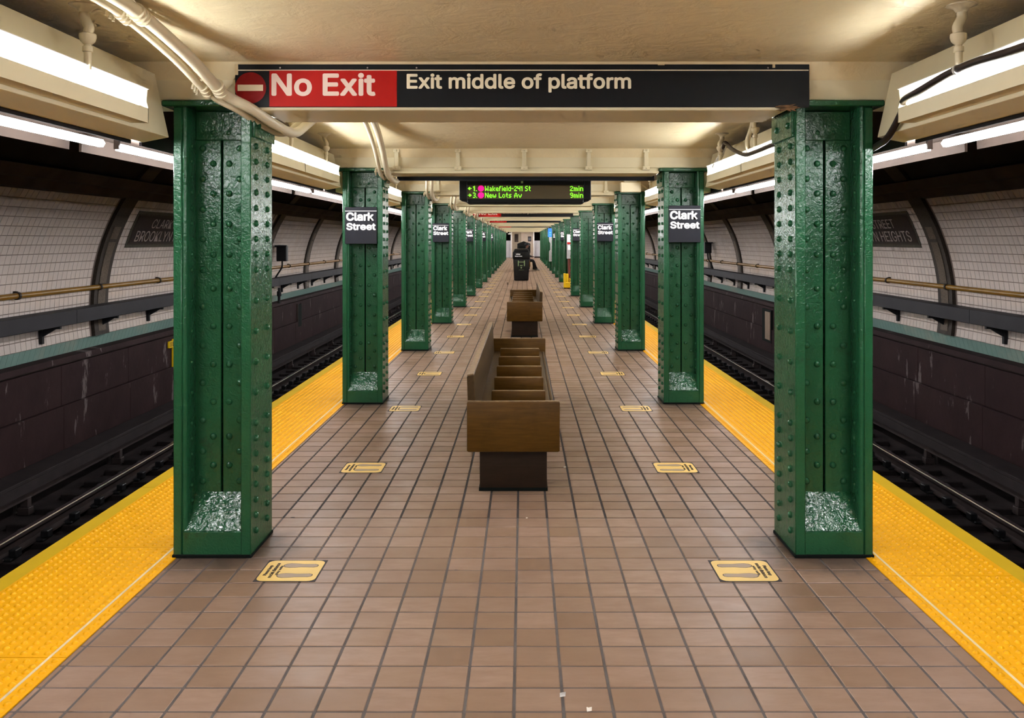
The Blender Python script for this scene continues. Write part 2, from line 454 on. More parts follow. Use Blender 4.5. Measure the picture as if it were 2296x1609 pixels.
tag(obj('floor_tile_field', b.mesh('floor_tile_field', 'tile', recalc=False), fl), kind='stuff')

# tactile strips and platform edges
PL = 1.22; DP = 0.0445
dome_cache = {}
def dome_mesh(s):
    if s in dome_cache: return dome_cache[s]
    b = MB(); wdt = POUT[s]-LINE[s]; nx = int(wdt/DP); ny = int(PL/DP)
    ox = (wdt-(nx-1)*DP)/2; oy = (PL-(ny-1)*DP)/2
    def dome(x, y):
        vs = [(x+0.0135*math.cos(k*PI/4), y+0.0135*math.sin(k*PI/4), 0.0) for k in range(8)]
        vs += [(x+0.0075*math.cos(k*PI/4), y+0.0075*math.sin(k*PI/4), 0.0068) for k in range(8)]
        b.add(vs, [tuple(range(8, 16))]+[(k, (k+1) % 8, 8+(k+1) % 8, 8+k) for k in range(8)])
    for j in range(ny):
        y = -PL/2+oy+j*DP
        for i in range(nx): dome(s*(LINE[s]+ox+i*DP), y)
        dome(s*(INNER[s]+LINE[s])/2, y)
    dome_cache[s] = b.mesh('truncated_domes', 'tactile', smooth=60); return dome_cache[s]
for s in (-1, 1):
    wbox = sorted((s*INNER[s], s*POUT[s]))
    pm = MB().box(wbox[0]+0.003, wbox[1]-0.003, -PL/2+0.002, PL/2-0.002, -0.03, 0.003).mesh('tactile_panel', 'tactile')
    jm = MB().box(min(s*LINE[s], s*(LINE[s]+0.011)), max(s*LINE[s], s*(LINE[s]+0.011)), -PL/2, PL/2, 0, 0.0042).mesh('joint_strip', 'joint')
    y0 = 4.227 if s > 0 else 4.62
    k = -11
    while y0+PL*(k+1) < 84:
        o = obj('tactile_panel', pm, fl, (0, y0+PL*(k+0.5), 0))
        tag(obj('truncated_domes', dome_mesh(s), o, (0, 0, 0.003), local=True), kind='stuff')
        obj('joint_strip', jm, o, (0, 0, 0), local=True)
        k += 1
    # edge slab: painted coping stones
    em = MB().prism([(s*POUT[s], -0.02), (s*(EDGE[s]-0.012), -0.02+0.020), (s*EDGE[s], -0.012), (s*EDGE[s], -0.16), (s*POUT[s], -0.16)], -PL, PL).mesh('coping', 'edge') if False else \
         MB().prism([(s*POUT[s], 0.0), (s*(EDGE[s]-0.012), 0.0), (s*EDGE[s], -0.010), (s*EDGE[s], -0.16), (s*POUT[s], -0.16)], -1.098, 1.098).mesh('coping_slab', 'edge')
    tr = struct('trim_1' if s < 0 else 'trim_2', MB().box(*sorted((s*1.72, s*(EDGE[s]-0.05))), YB, 84.5, -1.25, -0.035).mesh('platform_face', 'soot_brown'),
                label='yellow painted platform edge coping along the %s track' % SIDE[s])
    y = YB+1.1+(0.73 if s > 0 else 0.35)
    while y < 84:
        obj('coping_slab', em, tr, (0, y, 0)); y += 2.2

# ================================================================== ceiling, tunnel shells, track bed
def ceil_profile(y):
    t = ((y-D0) / DS) % 1.0
    return 2.375+0.05*math.sin(PI*t)
b = MB(); ys = []
y = YB
while y < 82: ys.append(y); y += DS/16
xs = [-2.16+4.32*i/12 for i in range(13)]
for y in ys:
    for x in xs: b.v.append((x, y, ceil_profile(y)))
for j in range(len(ys)-1):
    for i in range(12):
        b.f.append((j*13+i, j*13+i+1, (j+1)*13+i+1, (j+1)*13+i)); b.m.append(0)
struct('ceiling', b.mesh('ceiling', 'ceil', smooth=80), label='cream painted plaster ceiling over the platform')
RC, XC, ZC = 2.68, 2.82, 0.65
def arc(z): return XC+math.sqrt(max(0, RC*RC-(z-ZC)**2))
def arcp(a): return (XC+RC*math.cos(a), ZC+RC*math.sin(a))
def zang(z): return math.asin((z-ZC)/RC)
A0, A1 = zang(0.31), zang(2.06)
RIBS = [12.0+3.8*k for k in range(-3, 20)]
for s in (-1, 1):
    # backing of the curved tiled wall
    wall = struct('wall_%s' % SIDE[s], MB().strip([(s*arcp(A0+(A1-A0)*i/16)[0], arcp(A0+(A1-A0)*i/16)[1]) for i in range(17)], YB, YE, 1).mesh('wall_backing', 'wgrout', smooth=60, recalc=False),
                  label='curved tunnel wall of white glazed tiles beyond the %s track' % SIDE[s])
    TPW = 0.108; nrow = 17; da = (A1-A0)/nrow; g = 0.0035/RC; gy = 0.0035
    near_b = []
    fb = MB()
    def tile_geo(bb, a0, a1, y0, y1, rr, e):
        pts = []
        for (aa, yy, r) in ((a0, y0, RC-0.001), (a1, y0, RC-0.001), (a1, y1, RC-0.001), (a0, y1, RC-0.001),
                            (a0+e/RC, y0+e, RC-rr), (a1-e/RC, y0+e, RC-rr), (a1-e/RC, y1-e, RC-rr), (a0+e/RC, y1-e, RC-rr)):
            pts.append((s*(XC+r*math.cos(aa)), yy, ZC+r*math.sin(aa)))
        bb.add(pts, [(4, 5, 6, 7), (0, 1, 5, 4), (1, 2, 6, 5), (2, 3, 7, 6), (3, 0, 4, 7)])
    rowmesh = {}
    count = 0
    cols = int((44-8.4)/TPW)
    for j in range(cols):
        yc = 8.4+TPW*j
        if any(abs(yc+TPW/2-rb) < 0.20+TPW/2 for rb in RIBS): continue
        if 15.6 < yc < 19.2 or 29.5 < yc < 36.5: continue
        near_c = 9.7 <= yc and count < 17*17
        for i in range(nrow):
            a0 = A0+da*i+g; a1 = A0+da*(i+1)-g
            off = (TPW/2 if i % 2 else 0)*0
            if near_c:
                if i not in rowmesh:
                    bb = MB(); tile_geo(bb, a0, a1, -TPW/2+gy, TPW/2-gy, 0.007, 0.002); rowmesh[i] = bb.mesh('wall_tile', 'wtile')
                obj('wall_tile', rowmesh[i], wall, (0, yc+TPW/2, 0)); count += 1
            else:
                tile_geo(fb, a0, a1, yc+gy, yc+TPW-gy, 0.007+random.uniform(-0.0008, 0.0008), 0.002)
    tag(obj('wall_tile_field', fb.mesh('wall_tile_field', 'wtile'), wall), kind='stuff')
    # plain glazed surface where only columns stand in front
    pb = MB()
    for (ya, yb) in ((YB, 8.4), (15.7, 19.1), (29.6, 36.4), (44.0, YE)):
        pb.strip([(s*(XC+(RC-0.006)*math.cos(A0+(A1-A0)*i/16)), ZC+(RC-0.006)*math.sin(A0+(A1-A0)*i/16)) for i in range(17)], ya, yb, 1)
    obj('glazed_surface', pb.mesh('glazed_surface', 'wtile', smooth=60), wall)
    # mosaic ribs
    for k, rb in enumerate(RIBS):
        bb = MB()
        for (r, hw, a0, a1, ci) in ((RC-0.045, 0.20, A0, A1+0.25, 0),):
            pr = [arcp2 for arcp2 in [(s*(XC+r*math.cos(a0+(a1-a0)*i/14)), ZC+r*math.sin(a0+(a1-a0)*i/14)) for i in range(15)]]
            po = [(s*(XC+RC*math.cos(a0+(a1-a0)*i/14)), ZC+RC*math.sin(a0+(a1-a0)*i/14)) for i in range(15)]
            for i in range(14):
                q = [pr[i], pr[i+1], po[i+1], po[i]]
                bb.add([(x, rb-hw, z) for x, z in q]+[(x, rb+hw, z) for x, z in q], [(0, 1, 2, 3), (7, 6, 5, 4), (0, 4, 5, 1)])
        rib = obj('mosaic_rib', bb.mesh('mosaic_rib', 'mosaic_dark', smooth=40), wall)
        if 9 < rb < 43:
            pp = MB()
            for (za, zb) in ((0.36, 0.52), (0.60, 0.95), (0.98, 1.52), (1.56, 1.72)):
                a0, a1 = zang(za), zang(zb); n = 6; r = RC-0.052
                pr = [(s*(XC+r*math.cos(a0+(a1-a0)*i/n)), ZC+r*math.sin(a0+(a1-a0)*i/n)) for i in range(n+1)]
                pp.strip(pr, rb-0.10, rb+0.10)
            obj('mosaic_panel', pp.mesh('mosaic_panel', 'mosaic', smooth=40), rib)
    # sage green tile band
    gb = obj('green_band', MB().strip([(s*5.545, 0.16), (s*5.500, 0.312)], YB, YE).mesh('green_band', 'wgrout', recalc=False), wall)
    gm = MB().add([(s*5.535, -0.055, 0.163), (s*5.535, 0.055, 0.163), (s*5.490, 0.055, 0.312), (s*5.490, -0.055, 0.312),
                   (s*5.55, -0.055, 0.163), (s*5.55, 0.055, 0.163), (s*5.51, 0.055, 0.312), (s*5.51, -0.055, 0.312)],
                  [(0, 1, 2, 3), (0, 4, 5, 1), (1, 5, 6, 2), (2, 6, 7, 3), (3, 7, 4, 0)]).mesh('green_band_tile', 'gtile')
    y = 8.6
    while y < 43:
        if not (15.2 < y < 19.4 or 29 < y < 37): obj('green_band_tile', gm, gb, (0, y, 0))
        y += 0.114
    # brown moulding and sooty vault above
    mo = MB().strip([(s*(arc(2.06)-0.01), 2.055), (s*(arc(2.06)-0.07), 2.07), (s*(arc(2.15)-0.07), 2.15), (s*(arc(2.15)-0.12), 2.165), (s*(arc(2.27)-0.12), 2.27), (s*(arc(2.27)-0.02), 2.30)], YB, YE)
    obj('moulding', mo.mesh('moulding', 'soot_brown'), wall)
    vb = MB(); a0 = zang(2.28); pr = [(s*arcp(a0+(2.05-a0)*i/14)[0], arcp(a0+(2.05-a0)*i/14)[1]) for i in range(15)]
    pr += [(s*2.0, pr[-1][1])]
    vb.strip(pr, YB, YE)
    obj('vault', vb.mesh('vault', 'soot', smooth=60), wall)
    # header between platform ceiling and tunnel vault
    obj('vault_header', MB().box(*sorted((s*2.12, s*2.18)), YB, YE, 2.33, 3.3).mesh('vault_header', 'soot'), wall)
    # maroon lower wall, cast in panels
    lw = obj('lower_wall', MB().prism([(s*5.60, 0.13), (s*5.47, 0.08), (s*5.47, -1.35), (s*5.60, -1.35)], YB, YE).mesh('lower_wall', 'soot_brown'), wall)
    obj('lower_wall_cap', MB().prism([(s*5.60, 0.165), (s*5.40, 0.150), (s*5.385, 0.085), (s*5.60, 0.04)], YB, YE).mesh('lower_wall_cap', 'maroon'), lw)
    y = 6.3
    k = 0
    pmA = MB().box(*sorted((s*5.43, s*5.50)), -0.9225, 0.9225, -0.42, 0.05).mesh('wall_panel', 'maroon', bevel=0.004)
    pmB = MB().box(*sorted((s*5.40, s*5.50)), -0.9225, 0.9225, -1.30, -0.425).mesh('wall_panel', 'maroon', bevel=0.004)
    while y < 46:
        obj('wall_panel', pmA, lw, (0, y, 0)); obj('wall_panel', pmB, lw, (0, y, 0))
        y += 1.85; k += 1
    obj('wall_panel_far', MB().box(*sorted((s*5.43, s*5.50)), 46, YE, -1.3, 0.05).mesh('wall_panel_far', 'maroon'), lw)
    # track bed
    struct('floor_track_%s' % SIDE[s], MB().box(*sorted((s*2.2, s*5.6)), YB, YE, -1.45, -1.28).mesh('track_bed', 'bed'), label='dark sooty track bed on the %s' % SIDE[s])

# ================================================================== steel columns
WEB_BC = [2.063, 1.910, 1.761, 1.610, 1.458, 1.289, 1.102, 0.913, 0.726, 0.554, 0.411]
WEB_AD = [1.986, 1.834, 1.682, 1.534, 1.381, 1.199, 1.006, 0.820, 0.635, 0.480, 0.331]
SIDE_Z = [2.09]+[1.99-0.0757*k for k in range(9)]+[1.384-0.150*k for k in range(1, 6)]+[0.634-0.0752*k for k in range(1, 8)]
def rivet_mesh(name, r, h):
    b = MB(); b.lathe([(r, 0), (r*0.93, h*0.45), (r*0.66, h*0.85), (r*0.25, h)], (0, 0, 0), 10)
    return b.mesh(name, 'green', smooth=70)
riv = rivet_mesh('rivet', 0.0168, 0.013); riv_s = rivet_mesh('rivet', 0.0110, 0.009)
def rivet_list(s):
    """(mesh, location, rotation) in column space, s = outward side"""
    L = []
    for z in WEB_BC:
        for x in (0.043, -0.036): L.append((riv, (s*x, -0.040, z), (PI/2, 0, 0)))
    for z in WEB_AD:
        for x in (0.095, -0.088): L.append((riv, (s*x, -0.040, z), (PI/2, 0, 0)))
    for z in SIDE_Z:
        off = -0.199 if z > 2.0 and z < 2.2 and z > 2.05 else -0.187
        for y in (-0.103, 0.096): L.append((riv, (s*off, y, z), (0, s*-PI/2, 0)))
    for z in SIDE_Z[1:]:
        L.append((riv_s, (s*0.124, -0.118, z), (0, s*-PI/2, 0)))
    return L
COLM = {}
def col_meshes(s):
    d = {}
    def bx(x0, x1, y0, y1, z0, z1, bev=0.004, m='green', name='part'):
        return MB().box(*sorted((s*x0, s*x1)), y0, y1, z0, z1).mesh(name, m, bevel=bev, smooth=40)
    d['outer_flange'] = [bx(0.146, 0.187, -0.19, 0.19, 0, 2.17, name='outer_flange')]
    d['flange_lip'] = [MB().prism([(s*0.146, -0.182), (s*0.138, -0.186), (s*0.128, -0.180), (s*0.124, -0.168), (s*0.126, -0.05), (s*0.146, -0.05)], 0, 2.17, 'z').mesh('flange_lip', 'green', smooth=50)]
    d['inner_flange'] = [bx(-0.187, -0.138, -0.19, 0.19, 0, 2.17, name='inner_flange')]
    d['web_plate'] = [bx(0.0045, 0.14, -0.040, 0.04, 0, 2.17, 0.003, name='web_plate'), bx(-0.14, -0.0045, -0.040, 0.04, 0, 2.17, 0.003, name='web_plate')]
    d['web_gap'] = [bx(-0.006, 0.006, -0.018, 0.018, 0, 2.17, 0, 'dark_gap', name='web_gap')]
    d['batten_plate'] = [bx(-0.139, 0.126, -0.050, -0.036, 2.025, 2.168, 0.003, name='batten_plate')]
    d['side_plate'] = [bx(-0.199, -0.182, -0.165, 0.20, 2.03, 2.168, 0.003, name='side_plate')]
    d['cap_plate'] = [bx(-0.235, 0.232, -0.225, 0.215, 2.170, 2.200, 0.006, name='cap_plate')]
    # paint-filled base with sloping top, front and back
    b = MB(); xs_ = [-0.140+0.28*i/10 for i in range(11)]; n = 8
    vs = []; rnd = random.Random(3+s)
    for j in range(n+1):
        t = j/n; y = -0.186+0.146*t; z = 0.129+0.150*t
        for x in xs_:
            vs.append((s*x, y+rnd.uniform(-.003, .003), z+(rnd.uniform(-.006, .006) if 0 < j < n else 0)))
    fs = [(j*11+i, j*11+i+1, (j+1)*11+i+1, (j+1)*11+i) for j in range(n) for i in range(10)]
    b.add(vs, fs)
    d['base_slope'] = [b.mesh('base_slope', 'green_wrinkle', smooth=80)]
    d['base_block'] = [MB().prism([(-0.188, 0), (-0.188, 0.122), (-0.180, 0.128), (-0.04, 0.26), (0.04, 0.26), (0.188, 0.125), (0.188, 0)], *sorted((s*-0.139, s*0.139)), 'x').mesh('base_block', 'green', smooth=20)]
    d['skirt'] = [MB().box(-0.192, 0.192, -0.195, 0.195, 0, 0.016).mesh('skirt', 'dark_gap', bevel=0.003)]
    # all rivets in one mesh for the distant columns
    rb = MB()
    for me, l, r in rivet_list(s):
        R = Matrix.Rotation(r[1], 3, 'Y') @ Matrix.Rotation(r[0], 3, 'X')
        rad = 0.0168 if me is riv else 0.011
        rb.lathe([(rad, 0), (rad*0.8, rad*0.55), (rad*0.3, rad*0.75)], l, 6, R)
    d['_rivets'] = rb.mesh('rivets', 'green', smooth=70)
    return d
COLM = {-1: col_meshes(-1), 1: col_meshes(1)}
for s in (-1, 1):
    for n in range(NCOL):
        where = 'nearest the viewer' if n == 0 else ('carrying a station name sign' if n in (1, 3, 5) else 'in the receding row')
        t = thing('steel_column', (s*1.499, dn(n)+0.19, 0), '%s green riveted steel column of the %s row, %s' % (ORD[n], SIDE[s], where), 'column', 'green columns along the platform')
        for nm, mes in COLM[s].items():
            if nm[0] == '_': continue
            for me in mes: obj(nm, me, t, (0, 0, 0), local=True)
        if n < 2:
            for me, l, r in rivet_list(s):
                o = obj('rivet', me, t, l, local=True); o.rotation_euler = r
        else:
            tag(obj('rivets', COLM[s]['_rivets'], t, (0, 0, 0), local=True), kind='stuff')

# ================================================================== ceiling beams
beam_m = MB().box(-1.95, 1.95, 0.0, 0.38, 2.200, 2.43).mesh('beam_body', 'cream', bevel=0.008)
fl_m = MB().box(-1.262, 1.262, -0.035, 0.425, 2.150, 2.172).mesh('bottom_flange', 'cream', bevel=0.004)
web_m = MB().box(-1.262, 1.262, 0.008, 0.372, 2.170, 2.205).mesh('beam_lower', 'cream')
fil_m = MB().prism([(0.0, 2.30), (0.0, 2.41), (-0.10, 2.41), (-0.035, 2.36)], -1.95, 1.95, 'x').mesh('ceiling_fillet', 'ceil', smooth=80)
clip_m = MB().box(-0.019, 0.019, -0.046, 0.0, 2.190, 2.375).box(-0.032, 0.032, -0.054, 0.0, 2.180, 2.216).box(-0.029, 0.029, -0.052, 0, 2.342, 2.38).mesh('clip', 'cream', bevel=0.003)
bolt_m = MB().lathe([(0.009, 0), (0.008, 0.007), (0.003, 0.009)], (0, 0, 0), 8, Matrix.Rotation(PI/2, 3, 'X')).mesh('bolt', 'cream', smooth=60)
for n in range(NCOL):
    t = tag(obj('ceiling_beam', beam_m, None, (0, dn(n), 0)), 'cream cross beam resting on the %s pair of green columns' % ORD[n], 'beam', 'cream cross beams')
    obj('bottom_flange', fl_m, t, local=True); obj('beam_lower', web_m, t, local=True); obj('ceiling_fillet', fil_m, t, local=True)
    if n in (1, 2):
        for x in (-1.177, -0.607, 0.01, 0.61, 1.144):
            c = obj('clip', clip_m, t, (x, 0, 0), local=True)
            obj('bolt', bolt_m, c, (0, -0.054, 2.197), local=True); obj('bolt', bolt_m, c, (0, -0.052, 2.362), local=True)

sp = thing('splintered_packing', (1.27, D0-0.03, 2.15), 'splintered brown wood packing under the right end of the first beam', 'debris')
M['splinter'] = plain('splintered_wood', (0.16, 0.085, 0.035), 0.7, var=0.5, vs=40)
rs = random.Random(11)
for k in range(9):
    x = 1.245+0.075*rs.random(); z = 2.155+0.012*rs.random(); y = D0-0.045-0.012*rs.random(); a = rs.uniform(-0.5, 0.5); L_ = 0.03+0.03*rs.random()
    obj('splinter', MB().prism([(x-L_, z-0.004+a*0.02), (x, z-0.006), (x+L_*0.6, z+a*0.03), (x, z+0.005)], y-0.004, y+0.01).mesh('splinter', 'splinter'), sp)

# ================================================================== light fittings
def mirror(poly, s): return [(s*x, z) for x, z in poly]
PANEL = [(1.692, 2.020), (1.760, 2.325), (1.835, 2.325), (1.835, 1.998), (1.815, 1.996)]
def hanger(parent, s, y):
    """pipe hanger from the ceiling down to the trough"""
    b = MB(); zc = ceil_profile(y)
    b.lathe([(0.056, 0), (0.056, -0.006), (0.030, -0.016), (0.020, -0.03)], (s*1.640, y, zc+0.002), 14)
    h = obj('pipe_hanger', b.mesh('ceiling_flange', 'cream2', smooth=50), parent)
    x = s*1.640
    pth = cmr([(x, y, zc-0.02), (x+s*0.0, y, zc-0.05), (x+s*-0.020, y-0.01, zc-0.085), (x+s*-0.016, y-0.01, zc-0.115)], 4)
    obj('elbow', MB().tube(pth, [0.019]*len(pth), 10).mesh('elbow', 'cream2', smooth=60), h)
    bx, bz = x-s*0.016, zc-0.115
    obj('ball_joint', MB().lathe([(0.016, 0.010), (0.030, 0.004), (0.031, -0.008), (0.026, -0.024), (0.014, -0.036)], (bx, y-0.01, bz), 12).mesh('ball_joint', 'cream2', smooth=45), h)
    obj('stem', MB().lathe([(0.013, 0), (0.013, -0.012), (0.019, -0.014), (0.019, -0.032), (0.014, -0.034), (0.014, -0.10)], (bx, y-0.01, bz-0.03), 10).mesh('stem', 'cream2', smooth=45), h)
    return h
def trough(s, y0, y1, label, group, hang=(), detail=True):
    t = thing('light_trough', (s*1.68, (y0+y1)/2, 2.037), label, 'light fixture', group)
    sh = MB().prism(mirror([(1.622, 2.037), (1.622, 2.100), (1.630, 2.100), (1.630, 2.046), (1.712, 2.046), (1.706, 2.037)], s), y0, y1)
    obj('housing', sh.mesh('housing', 'cream'), t)
    obj('reflector', MB().prism(mirror([(1.640, 2.048), (1.695, 2.052), (1.716, 2.100), (1.716, 2.150), (1.690, 2.186), (1.618, 2.180), (1.618, 2.184), (1.691, 2.190), (1.721, 2.150), (1.721, 2.100), (1.700, 2.047)], s), y0+0.004, y1-0.004).mesh('reflector', 'reflector'), t)
    obj('tube', MB().tube([(s*1.660, y0+0.035, 2.122), (s*1.660, y1-0.035, 2.122)], 0.019, 6, False).mesh('tube', 'tube_p', smooth=60), t)
    if detail:
        for y in (y0, y1-0.006):
            obj('end_plate', MB().prism(mirror([(1.622, 2.038), (1.622, 2.100), (1.630, 2.130), (1.625, 2.183), (1.690, 2.190), (1.722, 2.150), (1.706, 2.038)], s), y, y+0.006).mesh('end_plate', 'cream'), t)
            yy = y+0.02 if y == y0 else y-0.015
            obj('socket', MB().box(*sorted((s*1.650, s*1.672)), yy-0.012, yy+0.012, 2.062, 2.150).mesh('socket', 'reflector', bevel=0.004), t)
        for y in hang: hanger(t, s, y)
    return t
def track_light(s, y0, y1, label, group):
    t = thing('track_light', (s*1.97, (y0+y1)/2, 2.0), label, 'light fixture', group)
    obj('canopy', MB().prism(mirror([(1.850, 2.032), (1.850, 2.050), (2.140, 2.050), (2.140, 1.955), (2.128, 1.955), (2.124, 2.032)], s), y0, y1).mesh('canopy', 'canopy'), t)
    obj('added_light_shield', MB().box(*sorted((s*1.838, s*1.850)), y0, y1, 1.983, 2.052).mesh('added_light_shield', 'soot'), t)  # added dark board: blocks tube light, stands in for the shaded gap
    nt3 = 3 if y1 < 28 else 1
    L = (y1-y0)/nt3
    for k in range(nt3):
        a, c = y0+L*k+0.03, y0+L*(k+1)-0.03
        obj('tube', MB().tube([(s*1.965, a, 1.980), (s*1.965, c, 1.980)], 0.019, 6, False).mesh('tube', 'tube_t', smooth=60), t)
        obj('socket', MB().box(*sorted((s*1.953, s*1.977)), a-0.02, a-0.002, 1.968, 2.033).mesh('socket', 'canopy'), t)
    return t
hanging = {-1: [], 1: []}
for s in (-1, 1):
    cnt = 0
    for n in range(-2, NBAY):
        ya, yb = dn(n-1)+0.42, dn(n)-0.037
        lab = ('%s bay behind the viewer' % ORD[-n-1]) if n < 0 else ('in the %s bay from the viewer' % ORD[n])
        p = tag(obj('light_valance', MB().prism(mirror(PANEL, s), ya, yb).mesh('light_valance', 'cream', bevel=0.002)), 'cream sheet metal valance over the %s platform edge, %s' % (SIDE[s], lab), 'valance', 'cream valances')
        y2 = dn(n)-0.45
        if 0 <= n <= 3:
            for k, (a, c, hh) in enumerate(((y2-1.3, y2, dn(n)-1.0), (y2-2.6, y2-1.3, dn(n)-2.15))):
                cnt += 1
                pos = ('next to the %s column' if k == 0 else 'in mid-bay before the %s column') % ORD[n]
                trough(s, a+0.002, c-0.002, 'lit cream fluorescent trough on the %s, %s' % (SIDE[s], pos), 'platform light troughs', (hh,))
            trough(s, y2-3.25, y2-2.602, 'short lit cream fluorescent trough on the %s, at the near end of the %s bay' % (SIDE[s], ORD[n]), 'platform light troughs')
        else:
            trough(s, y2-3.25, y2, 'lit cream fluorescent trough on the %s, %s' % (SIDE[s], lab), 'distant light troughs', (), False)
        if n <= 4:
            track_light(s, dn(n-1)-0.04+0.04, dn(n)-0.12, 'bare tube strip light over the %s track edge, %s' % (SIDE[s], lab), 'track strip lights')
        else:
            track_light(s, dn(n-1), dn(n)-0.12, 'bare tube strip light over the %s track edge, %s' % (SIDE[s], lab), 'distant track strip lights')

# ================================================================== station signs
def sx(px): return (px-1173)/470.2
def sz(py): return H-(py-538)/470.2
YS = 4.43
def exit_sign():
    t = thing('exit_sign', (0, YS, sz(240)), 'long black overhead sign reading No Exit, Exit middle of platform, on the first beam', 'sign', 'overhead exit signs')
    obj('sign_board', MB().box(sx(527), sx(1815), YS, YS+0.035, sz(240), sz(137)).mesh('sign_board', 'sign_black', bevel=0.002), t)
    f = YS-0.0015
    obj('red_field', MB().box(sx(604), sx(890), f, YS+0.002, sz(239), sz(158)).mesh('red_field', 'sign_red'), t)
    obj('stripe', MB().box(sx(534), sx(1813), f, YS+0.002, sz(158.4), sz(156.4)).mesh('stripe', 'sign_cream'), t)
    d = obj('red_disc', MB().lathe([(35/470.2, 0), (35/470.2, 0.002)], (sx(562), YS+0.0005, sz(197)), 40, Matrix.Rotation(PI/2, 3, 'X')).mesh('red_disc', 'sign_disc'), t)
    obj('bar', MB().box(sx(533), sx(590), YS-0.003, YS+0.001, sz(204), sz(190)).mesh('bar', 'sign_cream'), d)
    for txt, a, bb, c, e, m in (('No Exit', 609, 842, 215.5, 163.5, 'sign_pink'), ('Exit middle of platform', 912, 1415, 207.5, 164.5, 'sign_cream')):
        me = text_mesh(txt, m, (bb-a)/470.2, (c-e)/470.2, 0.022, 0.001)
        for wm in words(me, 0.018):
            xform(wm, lambda v: Vector((v.x+sx(a), f-v.z, v.y+sz(c))))
            obj('lettering', wm, t)
    for px in (628, 824, 934, 1722):
        obj('screw', MB().lathe([(0.004, 0), (0.003, 0.003)], (sx(px), YS, sz(152)), 8, Matrix.Rotation(PI/2, 3, 'X')).mesh('screw', 'chip'), t)
    for (a, bb, c, e) in ((527, 534, 168, 139), (1475, 1490, 146, 140), (1732, 1738, 152, 138), (880, 1700, 138.3, 137)):
        obj('paint_chip', MB().box(sx(a), sx(bb), YS-0.001, YS+0.004, sz(c), sz(e)).mesh('paint_chip', 'joint'), t)
    return t
es = exit_sign()
for n in (5, 7, 10):
    c = dup(es); c.location = (0, YS+DS*n, sz(240)); c['label'] = 'black overhead No Exit sign far down the platform on the %s beam' % ORD[n]
bs = thing('reversed_sign', (0, dn(1)+0.41, 2.12), 'plain black back of an overhead sign behind the second beam', 'sign')
obj('sign_board', MB().box(-1.235, 1.285, dn(1)+0.43, dn(1)+0.46, 2.112, 2.32).mesh('sign_board', 'sign_black', bevel=0.002), bs)
obj('frame', MB().box(-1.235, 1.285, dn(1)+0.425, dn(1)+0.465, 2.112, 2.125).mesh('frame', 'sign_plate'), bs)

def name_sign(s, n):
    Y = dn(n)-0.012; k = F/Y
    x0, x1 = ((-1.659, -1.364) if s < 0 else (1.357, 1.652))
    zt = 1.838 if s < 0 else 1.852; zb = zt-0.343
    t = thing('station_name_sign', ((x0+x1)/2, Y, zb), 'small black sign reading Clark Street on the %s column of the %s row' % (ORD[n], SIDE[s]), 'sign', 'column name signs')
    obj('plate', MB().box(x0, x1, Y, Y+0.012, zb, zt).mesh('plate', 'sign_plate', bevel=0.002), t)
    obj('stripe', MB().box(x0, x1, Y-0.001, Y+0.001, zt-0.040, zt-0.035).mesh('stripe', 'white'), t)
    for txt, xa, wd, z, h in (('Clark', 0.010, 0.258, 0.130, 0.081), ('Street', 0.012, 0.274, 0.216, 0.068)):
        me = text_mesh(txt, 'white', wd, h, 0.03, 0.0008)
        xform(me, lambda v: Vector((v.x+x0+xa, Y-0.0008-v.z, v.y+zt-z)))
        obj('lettering', me, t)
for n in (1, 3, 5, 7, 9):
    for s in (-1, 1): name_sign(s, n)

# LED arrival display -------------------------------------------------
GLY = {
'W': ['10001','10001','10001','10101','10101','11011','10001'], 'a': ['0000','0000','0110','0001','0111','1001','0111'],
'k': ['1000','1000','1001','1010','1100','1010','1001'], 'e': ['0000','0000','0110','1001','1111','1000','0111'],
'f': ['011','100','110','100','100','100','100'], 'i': ['1','0','1','1','1','1','1'], 'l': ['1','1','1','1','1','1','1'],
'd': ['0001','0001','0111','1001','1001','1001','0111'], '-': ['000','000','000','111','000','000','000'],
'2': ['0110','1001','0001','0010','0100','1000','1111'], '4': ['1001','1001','1001','1111','0001','0001','0001'],
'1': ['01','11','01','01','01','01','01'], 'S': ['0111','1000','1000','0110','0001','0001','1110'],
't': ['010','010','111','010','010','010','001'], 'm': ['00000','00000','11010','10101','10101','10101','10101'],
'n': ['0000','0000','1110','1001','1001','1001','1001'], 'N': ['10001','11001','11001','10101','10011','10011','10001'],
'w': ['00000','00000','10001','10001','10101','10101','01010'], 'L': ['1000','1000','1000','1000','1000','1000','1111'],
'o': ['0000','0000','0110','1001','1001','1001','0110'], 's': ['0000','0000','0111','1000','0110','0001','1110'],
'A': ['00100','01010','01010','10001','11111','10001','10001'], 'v': ['00000','00000','10001','10001','01010','01010','00100'],
'9': ['0110','1001','1001','0111','0001','0001','0110'], '3': ['1110','0001','0001','0110','0001','0001','1110'],
'.': ['0','0','0','0','0','0','1'], ' ': ['00']*7,
'<': ['00000','00100','01100','11111','01100','00100','00000'], '>': ['00000','00100','00110','11111','00110','00100','00000']}
DL = 10.0; KL = F/DL
def lx(px): return (px-1173)/KL
def lz(py): return H-(py-538)/KL
